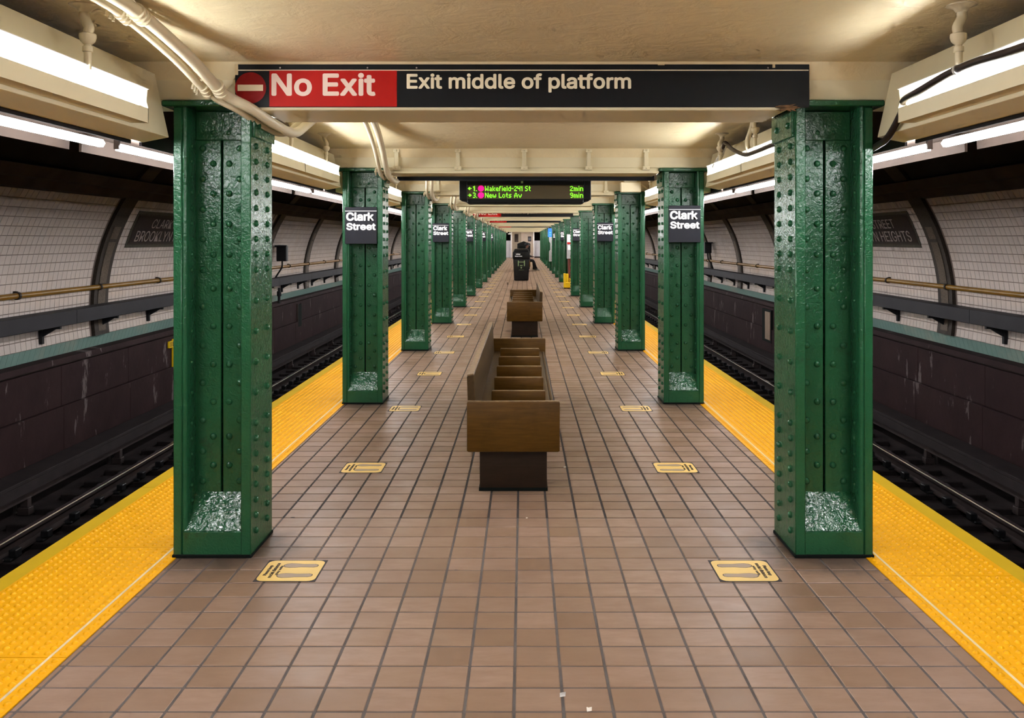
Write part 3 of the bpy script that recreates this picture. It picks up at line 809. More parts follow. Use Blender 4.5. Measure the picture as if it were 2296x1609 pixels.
def led_text(txt, x0, x1, z0, z1, Y, parent, name='led_lettering'):
    if ' ' in txt:                      # one object per word
        ln = [sum(len(GLY[ch][0])+1 for ch in wd)-1 for wd in txt.split(' ')]; tot = sum(ln)+4*(len(ln)-1); x = x0
        for wd, l in zip(txt.split(' '), ln):
            led_text(wd, x, x+(x1-x0)*l/tot, z0, z1, Y, parent, name); x += (x1-x0)*(l+4)/tot
        return
    cols = []
    for ch in txt:
        g = GLY[ch]
        for i in range(len(g[0])): cols.append([g[r][i] == '1' for r in range(7)])
        cols.append([False]*7)
    cols = cols[:-1]; cw = (x1-x0)/len(cols); rh = (z1-z0)/7; b = MB()
    for i, c in enumerate(cols):
        for r in range(7):
            if c[r]:
                b.add([(x0+cw*i-cw*0.02, Y, z1-rh*(r+1)), (x0+cw*(i+1)+cw*0.02, Y, z1-rh*(r+1)), (x0+cw*(i+1)+cw*0.02, Y, z1-rh*r), (x0+cw*i-cw*0.02, Y, z1-rh*r)], [(0, 1, 2, 3)])
    return obj(name, b.mesh('led_lettering', 'led_green'), parent)
ld = thing('arrival_display', (0, DL, lz(458)), 'black hanging display with green LED train times under the second beam', 'display')
cs = MB().prism([(lx(1030), lz(446)), (lx(1030), lz(408)), (lx(1035), lz(404)), (lx(1320), lz(404)), (lx(1325), lz(408)), (lx(1325), lz(444)), (lx(1321), lz(450)), (lx(1312), lz(452)), (lx(1306), lz(457)), (lx(1050), lz(457)), (lx(1044), lz(452)), (lx(1034), lz(450))], DL, DL+0.22)
obj('case', cs.mesh('case', 'led_case', bevel=0.004), ld)
for (a, bb, c, e) in ((1030, 1048, 448, 405), (1308, 1325, 448, 405), (1048, 1308, 415, 406), (1048, 1308, 455, 446)):
    obj('bezel', MB().box(lx(a), lx(bb), DL-0.02, DL+0.01, lz(c), lz(e)).mesh('bezel', 'led_case', bevel=0.006), ld)
scr = obj('screen', MB().box(lx(1048), lx(1308), DL-0.004, DL+0.003, lz(446), lz(415)).mesh('screen', 'led_screen'), ld)
YL = DL-0.006
rows = ((416.8, 428.3), (431.8, 443.3))
for (za, zb), arr, num, name, tm, nx1 in ((rows[0], '<', '1.', 'Wakefield-241 St', '2min', 1189.5), (rows[1], '>', '3.', 'New Lots Av', '9min', 1170)):
    led_text(arr, lx(1049), lx(1057.5), lz(zb-1), lz(za+1), YL, scr, 'led_arrow')
    led_text(num, lx(1060.5), lx(1069.5), lz(zb), lz(za), YL, scr)
    led_text(name, lx(1087.5), lx(nx1), lz(zb), lz(za), YL, scr)
    led_text(tm, lx(1278), lx(1307.5), lz(zb), lz(za), YL, scr)
    obj('led_dot', MB().lathe([(0.0325, 0), (0.0325, 0.002)], (lx(1078.5), YL+0.001, lz((za+zb)/2)), 24, Matrix.Rotation(PI/2, 3, 'X')).mesh('led_dot', 'led_pink'), scr)
for px in (1080, 1275):
    obj('drop_rod', MB().tube([(lx(px), DL+0.12, lz(405)), (lx(px), DL+0.12, ceil_profile(DL)+0.002)], 0.014, 8).mesh('drop_rod', 'led_case'), ld)
obj('status_lamp', MB().box(lx(1168), lx(1173), DL-0.024, DL-0.018, lz(411), lz(406)).mesh('status_lamp', 'bin_green'), ld)

# ================================================================== benches
def bench(y0, xc, flip, label):
    t = thing('platform_bench', (xc, y0, 0), label, 'bench', 'wooden platform benches', PI if flip else 0)
    L = 3.62
    if flip: t.location = (xc, y0+L, 0)
    def part(name, x0, x1, ya, yb, z0, z1, m='wood', bev=0.006, parent=None):
        return obj(name, MB().box(x0, x1, ya, yb, z0, z1).mesh(name, m, bevel=bev, smooth=30, seg=2), parent or t, (0, 0, 0), local=True)
    for ya in (0.0, L-0.035):
        e = part('end_panel', -0.28, 0.281, ya, ya+0.035, 0.251, 0.556, bev=0.010)
        part('worn_edge', -0.276, 0.277, ya+0.004, ya+0.031, 0.553, 0.5585, 'wood_edge', 0.001, e)
    for ya in (0.07, L/2-0.2, L-0.47):
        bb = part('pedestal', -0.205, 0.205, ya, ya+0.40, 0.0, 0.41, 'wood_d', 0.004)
        part('kick_strip', -0.210, 0.210, ya-0.004, ya+0.404, 0, 0.02, 'dark_gap', 0.001, bb)
    for k in range(5):
        xa = -0.235+0.0965*k
        part('seat_slat', xa, xa+0.0925, 0.035, L-0.035, 0.405-0.006*(2-abs(k-2)), 0.43-0.006*(2-abs(k-2)), 'wood_l', 0.004)
    # tall back board, slightly raked
    bk = MB().prism([(-0.272, 0.36), (-0.282, 0.705), (-0.240, 0.715), (-0.222, 0.36)], 0.04, L-0.04)
    bo = obj('backrest', bk.mesh('backrest', 'wood_l', bevel=0.006, smooth=30), t, (0, 0, 0), local=True)
    obj('worn_edge', MB().prism([(-0.280, 0.704), (-0.281, 0.712), (-0.243, 0.720), (-0.240, 0.714)], 0.045, L-0.045).mesh('worn_edge', 'wood_edge'), bo, (0, 0, 0), local=True)
    part('front_rail', 0.246, 0.268, 0.035, L-0.035, 0.36, 0.43, 'wood_l', 0.005)
    for k in range(1, 6):
        y = 0.60*k-0.05
        a = part('arm_divider', -0.150, 0.208, y, y+0.045, 0.425, 0.530, bev=0.007)
        part('worn_edge', -0.146, 0.204, y+0.006, y+0.039, 0.527, 0.5325, 'wood_edge', 0.001, a)
    return t
bench(5.60, -0.060, False, 'long brown wooden bench in the foreground with its backrest on the left')
bench(14.6, 0.025, True, 'second brown wooden bench farther off with its backrest on the right')
bench(44.3, 0.06, False, 'distant wooden bench behind the black bin where a person sits')

# ================================================================== floor decals
def foot(cx, cy, mir):
    """outline of a sole, toe towards +x (before placing), about 0.155 long"""
    half = [(-0.078, 0.0), (-0.074, 0.013), (-0.06, 0.0195), (-0.035, 0.0200), (-0.005, 0.0205), (0.025, 0.026), (0.05, 0.028), (0.068, 0.022), (0.079, 0.008)]
    low = [(0.078, -0.008), (0.066, -0.018), (0.045, -0.023), (0.02, -0.021), (-0.005, -0.017), (-0.035, -0.018), (-0.06, -0.019), (-0.075, -0.012)]
    return [(cx+x, cy+mir*y) for x, y in half+low]
def decal_protos(s):
    W = 0.140
    d = {}
    d['backing'] = MB().box(-W, W, -W, W, 0.0003, 0.0012).mesh('backing', 'decal_back')
    r = 0.035; e = W-0.007; pts = []
    for (cx, cy, a0) in ((e-r, e-r, 0), (-e+r, e-r, 90), (-e+r, -e+r, 180), (e-r, -e+r, 270)):
        for k in range(5):
            a = math.radians(a0+22.5*k); pts.append((cx+r*math.cos(a), cy+r*math.sin(a)))
    d['yellow_field'] = MB().prism(pts, 0.0012, 0.0018, 'z').mesh('yellow_field', 'decal')
    ft = []
    for cy, mir in ((0.062, 1), (-0.062, -1)):
        o = MB().prism([(s*(x-0.030)*1.0, y) for x, y in foot(0, cy, mir)], 0.0018, 0.0022, 'z').mesh('footprint', 'decal_print')
        ol = MB().prism([(s*(x*1.05-0.030), cy+(y-cy)*1.14) for x, y in foot(0, cy, mir)], 0.0017, 0.0020, 'z').mesh('print_outline', 'decal_ink')
        ft.append((o, ol))
    d['_ft'] = ft
    tx = []
    for k, (txt, wd, h) in enumerate((('Please keep', 0.13, 0.021), ('social distance', 0.19, 0.019), ('stay safe', 0.12, 0.017))):
        me = text_mesh(txt, 'decal_ink', wd, h, 0.03, 0.0004)
        u0 = 0.096-0.024*k
        if s < 0: xform(me, lambda v: Vector((-(u0+v.y), v.x-wd/2, 0.0018+v.z)))
        else: xform(me, lambda v: Vector((u0+v.y, -(v.x-wd/2), 0.0018+v.z)))
        tx.append(me)
    d['_tx'] = tx
    return d
DEC = {-1: decal_protos(-1), 1: decal_protos(1)}
ydec = [4.30, 6.245, 8.44, 10.64, 12.64]
while ydec[-1] < 46: ydec.append(ydec[-1]+2.1)
for s in (-1, 1):
    for k, y in enumerate(ydec):
        p = DEC[s]
        t = thing('floor_decal', (-1.072 if s < 0 else 1.022, y, 0), 'yellow footprint floor decal, %s from the viewer in the %s row' % (ORD[k], SIDE[s]), 'floor decal', 'yellow footprint decals')
        obj('backing', p['backing'], t, local=True); yf = obj('yellow_field', p['yellow_field'], t, local=True)
        if k < 10:
            for o, ol in p['_ft']:
                q = obj('footprint', o, t, local=True); obj('print_outline', ol, q, local=True)
        if k < 6:
            for me in p['_tx']: obj('lettering', me, t, local=True)

# ================================================================== tracks
TIE_S = 0.53
for s in (-1, 1):
    t = thing('track', (s*3.78, 4.0, -1.28), 'dark railway track with ties and rails in the %s trough' % SIDE[s], 'track')
    tie = MB().box(-1.22, 1.22, -0.11, 0.11, -0.10, 0.06).mesh('tie', 'tie', bevel=0.01)
    clip = MB().box(-0.13, 0.13, -0.09, 0.09, 0.06, 0.085).box(-0.15, -0.08, -0.05, 0.05, 0.085, 0.15).box(0.08, 0.15, -0.05, 0.05, 0.085, 0.15).mesh('tie_plate', 'black', bevel=0.008)
    y = 5.9
    while y < 58:
        ti = obj('tie', tie, t, (s*3.78, y, -1.28)); 
        for rx in (-0.72, 0.72): obj('tie_plate', clip, ti, (rx, 0, 0), local=True)
        y += TIE_S
    for X in (3.06, 4.50):
        prof = [(-0.065, -1.215), (-0.065, -1.200), (-0.010, -1.185), (-0.010, -1.115), (-0.036, -1.105), (-0.036, -1.080), (0.036, -1.080), (0.036, -1.105), (0.010, -1.115), (0.010, -1.185), (0.065, -1.200), (0.065, -1.215)]
        r = obj('rail', MB().prism([(s*X+x, z) for x, z in prof], 4.0, YE).mesh('rail', 'rail'), t)
        obj('rail_head', MB().prism([(s*X-0.030, -1.081), (s*X-0.024, -1.072), (s*X+0.024, -1.072), (s*X+0.030, -1.081)], 4.0, YE).mesh('rail_head', 'railtop'), r)
    th = thing('third_rail', (s*5.12, 4.0, -1.28), 'dark covered third rail beside the %s tunnel wall' % SIDE[s], 'rail')
    obj('cover_board', MB().box(*sorted((s*4.98, s*5.26)), 4.0, YE, -0.905, -0.870).mesh('cover_board', 'board', bevel=0.004), th)
    obj('side_board', MB().box(*sorted((s*4.98, s*5.01)), 4.0, YE, -1.010, -0.905).mesh('side_board', 'board'), th)
    obj('lower_rail', MB().box(*sorted((s*5.06, s*5.16)), 4.0, YE, -1.12, -1.02).mesh('lower_rail', 'rail', bevel=0.01), th)
    ins = MB().box(-0.05, 0.07, -0.05, 0.05, 0.0, 0.08).box(-0.035, 0.045, -0.035, 0.035, 0.08, 0.18).box(0.11, 0.14, -0.03, 0.03, 0, 0.37).mesh('insulator', 'rail', bevel=0.006)
    y = 7.35
    while y < 50:
        o = obj('insulator', ins, th, (s*5.09, y, -1.28)); o.rotation_euler = (0, 0, 0 if s > 0 else PI); y += 2.17
    # cable duct on brackets
    du = thing('cable_duct', (s*5.32, 6.0, 0.55), 'long grey cable duct on brackets along the %s tunnel wall' % SIDE[s], 'duct')
    y = 4.85; 
    while y < 60:
        obj('duct_section', MB().box(*sorted((s*5.235, s*5.44)), y+0.002, y+3.023, 0.552, 0.716).mesh('duct_section', 'duct', bevel=0.004), du); y += 3.025
    br = MB().box(*sorted((s*-0.05, s*0.19)), -0.02, 0.02, -0.03, 0.0).prism([(s*-0.04, -0.03), (s*0.0, -0.03), (s*0.17, -0.13), (s*0.19, -0.13), (s*0.19, -0.03)], -0.012, 0.012).box(*sorted((s*0.15, s*0.19)), -0.025, 0.025, -0.20, 0).mesh('bracket', 'black')
    y = 7.53
    while y < 45:
        obj('bracket', br, du, (s*5.29, y, 0.552)); y += 1.5
    yp = thing('yellow_pipe', (s*5.44, 6.0, 0.93), 'yellow conduit pipe running along the %s tiled wall' % SIDE[s], 'pipe')
    obj('pipe_run', MB().tube([(s*5.435, 4.0, 0.93), (s*5.435, YE, 0.93)], 0.031, 12).mesh('pipe_run', 'ypipe', smooth=60), yp)
    cm = MB().lathe([(0.044, -0.018), (0.044, 0.018)], (0, 0, 0), 14, Matrix.Rotation(PI/2, 3, 'X')).box(*sorted((s*0.0, s*0.06)), -0.015, 0.015, 0.02, 0.05).mesh('clamp', 'mosaic_dark', smooth=40)
    y = 8.05
    while y < 45:
        obj('clamp', cm, yp, (s*5.435, y, 0.93)); y += 1.93

# name tablets on the tiled walls
for s in (-1, 1):
    Y0, Y1, Z0, Z1 = 12.52, 15.40, 1.43, 1.93
    t = thing('name_tablet', (s*arc(1.43), Y0, 1.43), 'dark mosaic tablet reading Clark Street Brooklyn Heights on the %s tunnel wall' % SIDE[s], 'sign')
    def band(r, ya, yb, za, zb, m, nm):
        a0, a1 = zang(za), zang(zb); n = 8; b = MB()
        pi = [(s*(XC+(RC-r)*math.cos(a0+(a1-a0)*i/n)), ZC+(RC-r)*math.sin(a0+(a1-a0)*i/n)) for i in range(n+1)]
        po = [(s*(XC+(RC)*math.cos(a0+(a1-a0)*i/n)), ZC+(RC)*math.sin(a0+(a1-a0)*i/n)) for i in range(n+1)]
        b.prism(pi+po[::-1], ya, yb) if False else None
        for i in range(n):
            q = [pi[i], pi[i+1], po[i+1], po[i]]
            b.add([(x, ya, z) for x, z in q]+[(x, yb, z) for x, z in q], [(0, 1, 2, 3), (7, 6, 5, 4), (0, 4, 5, 1)] + ([(3, 7, 4, 0)] if i == 0 else []) + ([(1, 5, 6, 2)] if i == n-1 else []))
        return obj(nm, b.mesh(nm, m, smooth=40), t)
    M.setdefault('tab_field', plain('tablet_field', (0.014, 0.0085, 0.008), 0.5, var=0.3, vs=30))
    M.setdefault('tab_border', plain('tablet_border', (0.040, 0.036, 0.026), 0.5, var=0.4, vs=40))
    M.setdefault('tab_letter', plain('tablet_letter', (0.20, 0.165, 0.15), 0.5, var=0.2, vs=40))
    band(0.014, Y0, Y1, Z0, Z1, 'tab_border', 'border')
    band(0.017, Y0+0.045, Y1-0.045, Z0+0.04, Z1-0.04, 'mosaic_dark', 'inner_border')
    band(0.020, Y0+0.075, Y1-0.075, Z0+0.065, Z1-0.06, 'tab_field', 'field')
    for txt, ya, yb, za, zb in (('CLARK STREET', 13.13, 14.79, 1.705, 1.835), ('BROOKLYN HEIGHTS', 12.73, 15.19, 1.515, 1.665)):
        me = text_mesh(txt, 'tab_letter', yb-ya, zang(zb)-zang(za), 0.0, 0.002, 0.0)
        def bend(v):
            a = zang(za)+v.y; r = RC-0.0205-v.z
            y = ya+v.x if s < 0 else yb-v.x
            return Vector((s*(XC+r*math.cos(a)), y, ZC+r*math.sin(a)))
        
        for wm in words(me, 0.045): xform(wm, bend); obj('lettering', wm, t)

# ================================================================== conduits, cables, small fixtures
def conduit(dx, dz, r, label):
    pts = [(-1.47, 2.3, 2.395), (-1.45, 3.0, 2.39), (-1.425, 3.42, 2.372), (-1.405, 3.9, 2.30), (-1.375, 4.25, 2.205), (-1.285, 4.40, 2.150), (-1.235, 4.62, 2.105), (-1.225, 4.98, 2.105), (-1.20, 5.25, 2.20), (-1.15, 5.7, 2.37)]
    for n in range(1, NCOL):
        d = dn(n)
        pts += [(-1.07, d-2.3, 2.395), (-1.10, d-1.75, 2.385), (-1.18, d-0.9, 2.30), (-1.238, d-0.3, 2.195), (-1.245, d, 2.115), (-1.24, d+0.42, 2.105), (-1.22, d+0.75, 2.22), (-1.15, d+1.2, 2.375)]
    pts = [(x+dx, y, z+dz) for x, y, z in pts]
    t = thing('ceiling_conduit', pts[0], label, 'conduit', 'cream conduits on the left ceiling')
    cp = cmr(pts, 5)
    obj('pipe_run', MB().tube(cp, r, 10).mesh('pipe_run', 'cream2', smooth=60), t)
    return t
c1 = conduit(0, 0, 0.026, 'thicker cream conduit dipping under the beams along the left ceiling')
c2 = conduit(-0.062, -0.006, 0.017, 'thinner cream conduit beside the thick one along the left ceiling')
for k, (x, y, z, rx) in enumerate([(-1.452, 3.45, 2.366, -0.15), (-1.410, 4.22, 2.215, -0.35)]+[(-1.28, dn(n)-0.10, 2.155, -0.35) for n in range(1, 8)]):
    b = MB()
    for oy in (-0.03, 0.0, 0.03):
        b.tube([(-0.082, oy, -0.014), (-0.078, oy, 0.02), (-0.04, oy, 0.03)], 0.006, 6)
        for cx, rr in ((-0.036, 0.0), (0.026, 0.0)): pass
        b.lathe([(0.033, -0.006), (0.033, 0.006)], (0.028, oy, 0.0), 14, Matrix.Rotation(PI/2, 3, 'X'))
        b.lathe([(0.023, -0.006), (0.023, 0.006)], (-0.034, oy, -0.006), 12, Matrix.Rotation(PI/2, 3, 'X'))
    b.box(-0.06, 0.05, -0.035, 0.035, -0.008, 0.004)
    o = obj('conduit_strap', b.mesh('conduit_strap', 'cream2', smooth=40), c1, (x, y, z)); o.rotation_euler = (rx, 0, 0)
def cable(pts, r, label, name='black_cable', m='cable', cat='cable'):
    t = tag(obj(name, MB().tube(cmr(pts, 6), r, 8).mesh(name, m, smooth=60)), label, cat); return t
cb = cable([(1.592, -3.0, 2.150), (1.585, -1.0, 2.135), (1.590, 1.0, 2.148), (1.585, 2.4, 2.140), (1.590, 2.95, 2.143), (1.598, 3.30, 2.158), (1.600, 3.50, 2.154), (1.606, 3.75, 2.135), (1.640, 4.00, 2.13), (1.668, 4.10, 2.09), (1.672, 4.25, 2.005), (1.695, 4.42, 1.985), (1.735, 4.70, 1.985), (1.72, 5.2, 2.01), (1.60, 5.6, 2.12), (1.597, 5.93, 2.138), (1.603, 6.40, 2.138), (1.605, 6.75, 2.150), (1.620, 7.20, 2.235), (1.628, 7.48, 2.312), (1.640, 7.60, 2.30), (1.650, 7.72, 2.255)], 0.016, 'dark cable slung along the right light troughs and round the first column')
obj('silver_tape', MB().tube(cmr([(1.642, 7.60, 2.31), (1.655, 7.74, 2.25), (1.640, 7.88, 2.19), (1.635, 7.98, 2.155)], 5), [0.020, 0.021, 0.022, 0.021, 0.020, 0.021, 0.022, 0.020, 0.021, 0.02, 0.02, 0.019, 0.018, 0.017, 0.015, 0.013], 8).mesh('silver_tape', 'tape', smooth=60), cb)
obj('cable_tie', MB().lathe([(0.019, -0.008), (0.019, 0.008)], (1.599, 3.42, 2.156), 10, Matrix.Rotation(PI/2, 3, 'X')).mesh('cable_tie', 'tape'), cb)
cable([(1.640, 6.62, 2.40), (1.632, 6.64, 2.33), (1.612, 6.68, 2.24), (1.63, 6.72, 2.17)], 0.018, 'cream bent pipe dropping from the ceiling to the right trough', 'bent_pipe', 'cream2', 'pipe')
# black strip at the inner side of the track lights (added light shield, built in track_light)
# cream emergency lamp under the third beam
el = thing('emergency_lamp', (1.49, dn(2)-0.30, 2.17), 'cream box lamp below the third beam on the right', 'lamp')
k3 = F/(dn(2)-0.30)
def e3(px, py): return ((px-1173)/k3, H-(py-538)/k3)
(xa, za), (xb, zb) = e3(1393, 430), e3(1438, 408)
obj('lamp_box', MB().prism([(dn(2)-0.30, za), (dn(2)-0.26, zb), (dn(2)-0.12, zb), (dn(2)-0.16, za)], xa, xb, 'x').mesh('lamp_box', 'cream2', bevel=0.004), el)
obj('mount', MB().box(xa+0.05, xb-0.05, dn(2)-0.22, dn(2)-0.10, zb-0.002, 2.43).mesh('mount', 'cream2'), el)
obj('arm', MB().tube([(xb, dn(2)-0.2, zb-0.02), (xb+0.14, dn(2)-0.2, zb-0.12)], 0.012, 8).mesh('arm', 'cream2'), el)

# black signal boxes on the tunnel walls
def signal(s, y, z, sc, label):
    t = thing('signal_box', (s*5.30, y, z-0.5), label, 'signal')
    X = s*5.22
    obj('housing', MB().box(X-0.11*sc, X+0.11*sc, y, y+0.16, z-0.17*sc, z+0.17*sc).mesh('housing', 'black', bevel=0.02, seg=2), t)
    obj('visor', MB().box(X-0.13*sc, X+0.13*sc, y-0.07, y+0.01, z+0.14*sc, z+0.18*sc).mesh('visor', 'black', bevel=0.01), t)
    obj('arm', MB().tube(cmr([(X, y+0.08, z-0.15*sc), (X+s*0.01, y+0.08, z-0.30), (X+s*0.10, y+0.08, z-0.45), (X+s*0.16, y+0.08, 0.70)], 5), 0.018, 8).mesh('arm', 'black', smooth=60), t)
signal(-1, 20.05, 1.24, 1.0, 'black signal box on a curved arm beyond the left track')
signal(1, 26.2, 1.31, 0.9, 'small black signal box on the right tunnel wall')
pw = thing('wall_post', (-5.36, 20.4, -0.05), 'short black post standing on the maroon wall beyond the left track', 'post')
obj('post', MB().tube([(-5.36, 20.4, 0.14), (-5.36, 20.4, 0.48)], 0.03, 8).mesh('post', 'black'), pw)
obj('cap', MB().lathe([(0.05, 0), (0.05, 0.10), (0.02, 0.12)], (-5.36, 20.4, 0.30), 10).mesh('cap', 'black'), pw)
# yellow stencil plate on the left maroon wall, niches in both
yt = thing('track_marker', (-5.41, 14.30, -0.5), 'narrow yellow marker plate on the maroon wall beyond the left track', 'marker')
obj('marker_post', MB().box(-5.425, -5.400, 14.34, 14.38, -0.50, 0.0).mesh('marker_post', 'yellow'), yt)
obj('marker_board', MB().box(-5.425, -5.398, 14.18, 14.42, -0.12, -0.02).mesh('marker_board', 'yellow'), yt)
for i in range(4): obj('marker_notch', MB().box(-5.398, -5.396, 14.20+0.055*i, 14.222+0.055*i, -0.11, -0.03).mesh('marker_notch', 'black'), yt)
nb = thing('wall_niche', (5.42, 20.6, -0.72), 'recessed opening with a tan board in the right maroon wall', 'niche')
obj('opening', MB().box(5.390, 5.432, 20.2, 20.95, -0.72, 0.0).mesh('opening', 'dark_gap'), nb)
obj('board', MB().box(5.375, 5.392, 20.25, 20.66, -0.66, -0.05).mesh('board', 'tan_board', bevel=0.004), nb)
nl = thing('wall_slot', (-5.42, 22.4, -0.55), 'dark upright slot in the left maroon wall', 'niche')
obj('opening', MB().box(-5.432, -5.392, 22.30, 22.62, -0.55, -0.02).mesh('opening', 'dark_gap'), nl)
obj('frame', MB().box(-5.432, -5.396, 22.26, 22.30, -0.58, 0.0).box(-5.432, -5.396, 22.62, 22.66, -0.58, 0).mesh('frame', 'soot_brown'), nl)

# ================================================================== litter bin, hooded bin, bucket, help point
YBN = 35.0
tb = thing('litter_bin', (-0.08, YBN+0.32, 0), 'black plastic litter bin with white and green print on the platform', 'bin')
def rbox(x0, x1, y0, y1, z0, z1, m, name, bev, parent, taper=0.0):
    cx, cy = (x0+x1)/2, (y0+y1)/2
    b = MB(); t = 1-taper
    b.add([(cx+(x-cx)*k, cy+(y-cy)*k, z) for (z, k) in ((z0, t), (z1, 1.0)) for x, y in ((x0, y0), (x1, y0), (x1, y1), (x0, y1))],
          [(0, 3, 2, 1), (4, 5, 6, 7), (0, 1, 5, 4), (1, 2, 6, 5), (2, 3, 7, 6), (3, 0, 4, 7)])
    return obj(name, b.mesh(name, m, bevel=bev, smooth=40, seg=3), parent)
rbox(-0.375, 0.235, YBN, YBN+0.62, 0.0, 0.84, 'bin_hi', 'body', 0.05, tb, 0.10)
rbox(-0.395, 0.255, YBN-0.02, YBN+0.64, 0.80, 1.10, 'bin', 'hood', 0.05, tb)
rbox(-0.33, 0.19, YBN+0.04, YBN+0.58, 1.09, 1.20, 'bin', 'lid', 0.05, tb, -0.16)
for txt, x, wd, z in (('Litter', -0.27, 0.17, 0.975), ('stops here', -0.31, 0.27, 0.895)):
    me = text_mesh(txt, 'white', wd, 0.05, 0.04, 0.002); 
    for wm in words(me, 0.008): xform(wm, lambda v: Vector((x+v.x, YBN-0.022-v.z, z+v.y))); obj('lettering', wm, tb)
pr = MB()
fy = YBN+0.012
for (x0, x1, z0, z1) in ((-0.20, -0.165, 0.55, 0.76), (0.03, 0.065, 0.55, 0.76), (-0.165, 0.03, 0.69, 0.715)):
    pr.box(x0, x1, fy-0.012, fy+0.01, z0, z1)
obj('printed_mark', pr.mesh('printed_mark', 'bin_green'), tb)
pw2 = MB()
pw2.lathe([(0.030, 0), (0.030, 0.01)], (-0.07, fy+0.0, 0.49), 16, Matrix.Rotation(PI/2, 3, 'X'))
pw2.box(-0.12, -0.02, fy-0.012, fy+0.01, 0.555, 0.585).box(-0.165, 0.03, fy-0.005, fy+0.015, 0.40, 0.412)
obj('printed_emblem', pw2.mesh('printed_emblem', 'bin_green'), tb)
YH = 49.0
hb = thing('hooded_bin', (0.05, YH+0.35, 0), 'black bin with a peaked hood behind the litter bin', 'bin')
obj('peaked_hood', MB().prism([(-0.31, 0.85), (-0.31, 1.34), (0.03, 1.47), (0.385, 1.34), (0.385, 0.85)], YH, YH+0.7).mesh('peaked_hood', 'bin', bevel=0.01), hb)
obj('body', MB().box(-0.28, 0.355, YH+0.03, YH+0.67, 0.0, 0.86).mesh('body', 'bin_hi', bevel=0.02), hb)
obj('opening', MB().box(-0.2, 0.27, YH-0.004, YH+0.01, 1.0, 1.2).mesh('opening', 'dark_gap'), hb)

YBK = 29.14
mb = thing('mop_bucket', (1.38, YBK+0.2, 0), 'bright yellow mop bucket standing by a right column', 'bucket')
xa, xb = 1.276, 1.490
obj('tub', MB().prism([(YBK+0.02, 0.03), (YBK, 0.20), (YBK+0.32, 0.20), (YBK+0.29, 0.03)], xa, xb, 'x').mesh('tub', 'yellow', bevel=0.012), mb)
obj('wringer', MB().box(xa, xa+0.07, YBK, YBK+0.30, 0.19, 0.48).box(xa+0.07, xa+0.15, YBK+0.02, YBK+0.28, 0.19, 0.47).mesh('wringer', 'yellow', bevel=0.008), mb)
obj('wringer_arm', MB().box(xb-0.035, xb, YBK+0.02, YBK+0.28, 0.19, 0.33).mesh('wringer_arm', 'yellow', bevel=0.008), mb)
for dx in (0.03, 0.20):
    for dy in (0.05, 0.26): obj('caster', MB().lathe([(0.03, -0.012), (0.03, 0.012)], (xa+dx, YBK+dy, 0.03), 12, Matrix.Rotation(PI/2, 3, 'Y')).mesh('caster', 'black'), mb)
# fire cabinet and red standpipe on the sixth right column
kk = F/dn(6)
cb2 = thing('wall_cabinet', (1.47, 29.45, 0.95), 'grey and white cabinet with a red band on the seventh right column', 'cabinet')
obj('cabinet_body', MB().box(1.383, 1.56, 29.40, 29.60, 0.94, 1.715).mesh('cabinet_body', 'grey_panel', bevel=0.01), cb2)
obj('red_band', MB().box(1.393, 1.55, 29.393, 29.41, 1.40, 1.46).mesh('red_band', 'sign_red'), cb2)
obj('white_label', MB().box(1.40, 1.54, 29.393, 29.41, 1.47, 1.69).box(1.41, 1.53, 29.392, 29.41, 1.22, 1.37).mesh('white_label', 'white'), cb2)
rp = thing('standpipe', (1.47, 29.53, 0), 'dark red standpipe rising behind the yellow bucket', 'pipe')
obj('pipe_run', MB().tube([(1.47, 29.53, 0.0), (1.47, 29.53, 0.95)], 0.055, 10).mesh('pipe_run', 'red_pipe', smooth=60), rp)
obj('pipe_foot', MB().lathe([(0.08, 0), (0.08, 0.03), (0.055, 0.04)], (1.47, 29.53, 0), 12).mesh('pipe_foot', 'red_pipe'), rp)
YHP = dn(10)-0.14
hp = thing('help_point', (1.38, YHP, 0.45), 'tall grey intercom panel with a glowing blue top on a right column', 'intercom')
kx = F/YHP
def hx(px): return (px-1173)/kx
def hz(py): return H-(py-538)/kx
obj('panel', MB().prism([(hx(1231), hz(531)), (hx(1243), hz(531)), (hx(1243), hz(586)), (hx(1231), hz(586)), (hx(1231), hz(563)), (hx(1234), hz(560)), (hx(1234), hz(545)), (hx(1231), hz(541))], YHP, YHP+0.10).mesh('panel', 'grey_panel', bevel=0.004), hp)
obj('back_rail', MB().box(hx(1238), hx(1243), YHP+0.01, YHP+0.09, hz(532), hz(513)).mesh('back_rail', 'grey_panel'), hp)
obj('blue_lamp', MB().box(hx(1229), hx(1237.5), YHP-0.02, YHP+0.11, hz(531), hz(512)).mesh('blue_lamp', 'blue', bevel=0.01), hp)
obj('lamp_mark', MB().box(hx(1231.5), hx(1235.5), YHP-0.023, YHP-0.019, hz(522), hz(520.5)).box(hx(1231.5), hx(1235.5), YHP-0.023, YHP-0.019, hz(527), hz(526)).mesh('lamp_mark', 'blue_lt'), hp)
for py in (536.5, 580): obj('bracket', MB().box(hx(1243), hx(1249), YHP+0.02, YHP+0.05, hz(py+1), hz(py-1)).mesh('bracket', 'white'), hp)

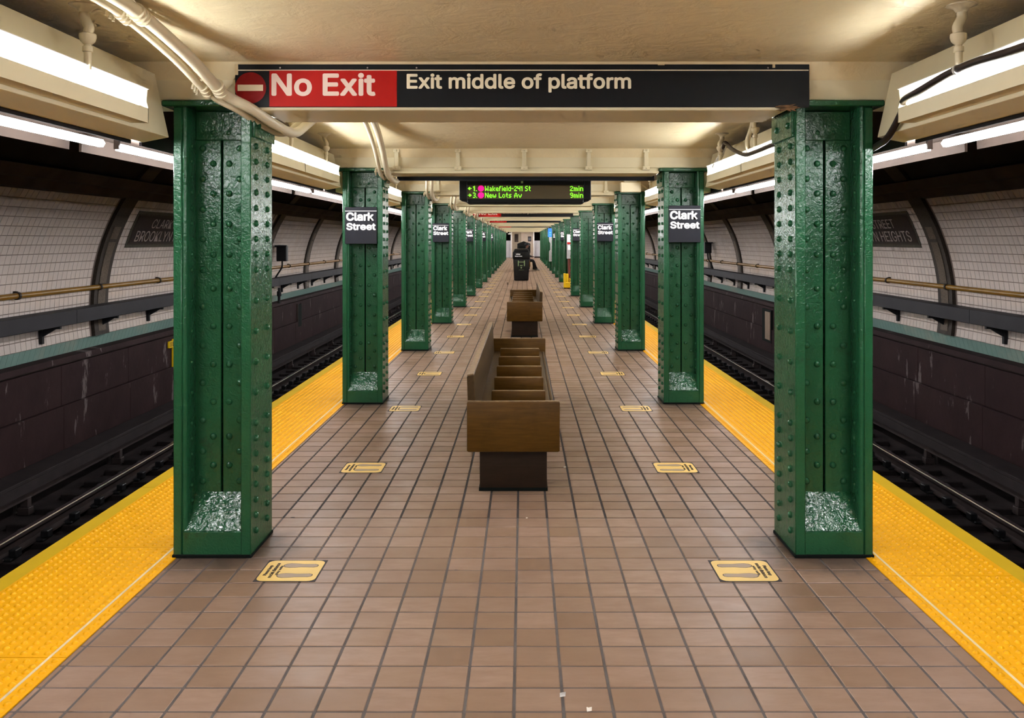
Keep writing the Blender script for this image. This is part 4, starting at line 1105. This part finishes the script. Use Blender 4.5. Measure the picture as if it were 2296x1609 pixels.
# ================================================================== person seated on the far bench
def person():
    base = Vector((-0.05, 46.1, 0))
    J = {'pel': (0.10, 0, 0.55, .15), 'waist': (0.12, 0, 0.72, .14), 'chest': (0.16, 0, 0.95, .155), 'neck': (0.21, 0, 1.12, .055), 'head0': (0.245, 0, 1.19, .075), 'head1': (0.265, 0, 1.27, .095), 'head2': (0.255, 0, 1.35, .07)}
    E = [('pel', 'waist'), ('waist', 'chest'), ('chest', 'neck'), ('neck', 'head0'), ('head0', 'head1'), ('head1', 'head2')]
    for k, sy in (('n', -1), ('f', 1)):
        J['hip'+k] = (0.14, sy*0.10, 0.52, .10); J['knee'+k] = (0.56, sy*0.11, 0.53 if k == 'n' else 0.50, .072)
        J['ank'+k] = (0.70 if k == 'n' else 0.58, sy*0.11, 0.10, .045); J['toe'+k] = (0.88 if k == 'n' else 0.76, sy*0.11, 0.045, .036)
        J['heel'+k] = (0.66 if k == 'n' else 0.54, sy*0.11, 0.05, .040)
        J['sh'+k] = (0.17, sy*0.19, 1.05, .068); J['elb'+k] = (0.24, sy*0.24, 0.79, .050); J['wri'+k] = (0.46, sy*0.14, 0.72, .034); J['palm'+k] = (0.53, sy*0.11, 0.70, .030)
        E += [('pel', 'hip'+k), ('hip'+k, 'knee'+k), ('knee'+k, 'ank'+k), ('ank'+k, 'toe'+k), ('ank'+k, 'heel'+k), ('chest', 'sh'+k), ('sh'+k, 'elb'+k), ('elb'+k, 'wri'+k), ('wri'+k, 'palm'+k)]
        for q in range(5):
            dy = (q-2)*0.018; nm = 'fi%s%d' % (k, q)
            L = (0.04, 0.07, 0.08, 0.07, 0.05)[q]
            J[nm] = (0.55+L*0.6, sy*0.11+dy, 0.695 if q else 0.72, .0095); J[nm+'t'] = (0.55+L, sy*0.11+dy, 0.672 if q else 0.70, .008)
            E += [('palm'+k, nm), (nm, nm+'t')]
    names = list(J); idx = {n: i for i, n in enumerate(names)}
    me = bpy.data.meshes.new('person_tmp'); me.from_pydata([J[n][:3] for n in names], [(idx[a], idx[c]) for a, c in E], [])
    o = bpy.data.objects.new('person_tmp', me); C.objects.link(o)
    o.modifiers.new('skin', 'SKIN'); sub = o.modifiers.new('sub', 'SUBSURF'); sub.levels = 1
    sv = me.skin_vertices[0].data
    for n in names: sv[idx[n]].radius = (J[n][3], J[n][3])
    sv[idx['pel']].use_root = True
    dg = bpy.context.evaluated_depsgraph_get(); dg.update()
    bm = bpy.data.meshes.new_from_object(o.evaluated_get(dg)); bpy.data.objects.remove(o)
    bm.materials.clear()
    for m in ('cloth', 'skin', 'shoe'): bm.materials.append(M[m])
    for p in bm.polygons:
        c = p.center; p.use_smooth = True
        if c.z > 1.13 or (c.x > 0.475 and c.z > 0.655): p.material_index = 1
        elif c.z < 0.10 and c.x > 0.5: p.material_index = 2
    bm.name = 'person'
    t = tag(obj('person', bm, None, base), 'person in black clothes sitting on the far bench, one leg stretched out', 'person')
    hb = MB(); seg = 12
    hb.lathe([(0.100, 0.0), (0.112, 0.03), (0.112, 0.08), (0.095, 0.125), (0.05, 0.155), (0.01, 0.16)], (0.235, 0, 1.255), seg)
    obj('hair', hb.mesh('hair', 'cloth', smooth=80), t, local=True)
    nz = MB().lathe([(0.016, -0.03), (0.020, -0.01), (0.008, 0.02)], (0.36, 0, 1.265), 8); obj('nose', nz.mesh('nose', 'skin', smooth=80), t, local=True)
    for sy in (-1, 1):
        obj('eye', MB().lathe([(0.012, -0.008), (0.014, 0), (0.012, 0.008)], (0.342, sy*0.035, 1.29), 8).mesh('eye', 'white', smooth=80), t, local=True)
        obj('ear', MB().lathe([(0.010, -0.03), (0.020, 0), (0.010, 0.03)], (0.255, sy*0.10, 1.27), 8).mesh('ear', 'skin', smooth=80), t, local=True)
    obj('mouth', MB().box(0.335, 0.346, -0.022, 0.022, 1.208, 1.218).mesh('mouth', 'red_pipe'), t, local=True)
person()

# ================================================================== far end of the platform
ye = 80.6
struct('wall_end', MB().box(-5.7, 5.7, 85.6, 85.9, -1.4, 3.4).mesh('wall_end', 'soot_brown'), label='dark end wall of the station')
struct('floor_end', MB().box(-2.3, 2.3, 84.0, 85.6, -0.3, 0.0).mesh('floor_end', 'soot_brown'), label='floor at the far end of the platform')
ew = struct('wall_end_tiled', MB().box(-1.72, -1.09, 80.9, 81.0, 0, 1.48).box(0.98, 1.60, 80.9, 81.0, 0.1, 1.48).mesh('wall_end_tiled', 'endtile'), label='white tiled end walls beside the tan room')
rm = thing('platform_room', (0, ye, 0), 'tan room with a door closing the far end of the platform', 'room')
obj('front_wall', MB().box(-1.04, 0.95, ye, ye+2.5, 0, 2.37).mesh('front_wall', 'tan'), rm)
dr = obj('door', MB().box(-0.90, -0.18, ye-0.03, ye+0.01, 0.02, 2.22).mesh('door', 'tan_d', bevel=0.01), rm)
obj('louvre', MB().box(-0.74, -0.42, ye-0.045, ye-0.02, 1.36, 2.05).mesh('louvre', 'soot_brown'), dr)
obj('lower_panel', MB().box(-0.78, -0.30, ye-0.040, ye-0.02, 0.2, 1.2).mesh('lower_panel', 'tan_d', bevel=0.01), dr)
nt_ = obj('notice', MB().box(0.42, 0.70, ye-0.03, ye+0.01, 1.42, 1.84).mesh('notice', 'sign_plate', bevel=0.004), rm)
obj('notice_text', MB().box(0.46, 0.66, ye-0.034, ye-0.029, 1.68, 1.72).box(0.46, 0.66, ye-0.034, ye-0.029, 1.54, 1.58).mesh('notice_text', 'grey_panel'), rm)
obj('corner_post', MB().box(-1.08, -1.00, ye-0.02, ye+0.06, 0, 2.37).box(0.88, 0.97, ye-0.02, ye+0.06, 0, 2.37).mesh('corner_post', 'white'), rm)
lm = thing('end_lamp', (-1.15, ye-0.6, 2.0), 'small white lamp above the far left corner of the platform', 'lamp')
obj('lamp_body', MB().box(-1.30, -0.98, ye-0.7, ye-0.55, 2.02, 2.10).mesh('lamp_body', 'reflector', bevel=0.01), lm)
obj('lamp_stem', MB().tube([(-1.15, ye-0.62, 2.10), (-1.15, ye-0.62, 2.42)], 0.02, 8).mesh('lamp_stem', 'reflector'), lm)

# litter on the floor
for k, (px, py, a, label) in enumerate(((1261, 1557, 0.012, 'crumpled silver scrap lying in the grout line in the foreground'), (1321, 1590, 0.010, 'tiny square paper scrap at the bottom of the floor'),
                                        (1266, 1047, 0.010, 'white paper crumb beside the foreground bench'), (1181, 1161, 0.006, 'white crumb in front of the foreground bench pedestal'))):
    d = F*H/(py-538); x = (px-1173)*d/F
    b = MB(); rr = random.Random(k)
    b.add([(x+a*rr.uniform(-1, 1.2)*0.9, d+a*rr.uniform(-1, 1), 0.0008+rr.uniform(0, 0.006)) for _ in range(4)]+[(x-a*0.8, d-a*1.5, 0.0008), (x+a*0.8, d-a, 0.0008), (x+a, d+a*1.6, 0.0008), (x-a*0.7, d+a, 0.0008)],
          [(0, 4, 5), (0, 5, 1), (1, 5, 6), (2, 1, 6), (2, 6, 7), (3, 2, 7), (3, 7, 4), (0, 3, 4), (0, 1, 2, 3)])
    tag(obj('paper_scrap', b.mesh('paper_scrap', 'tape' if k == 0 else 'litter')), label, 'litter', 'litter on the floor')
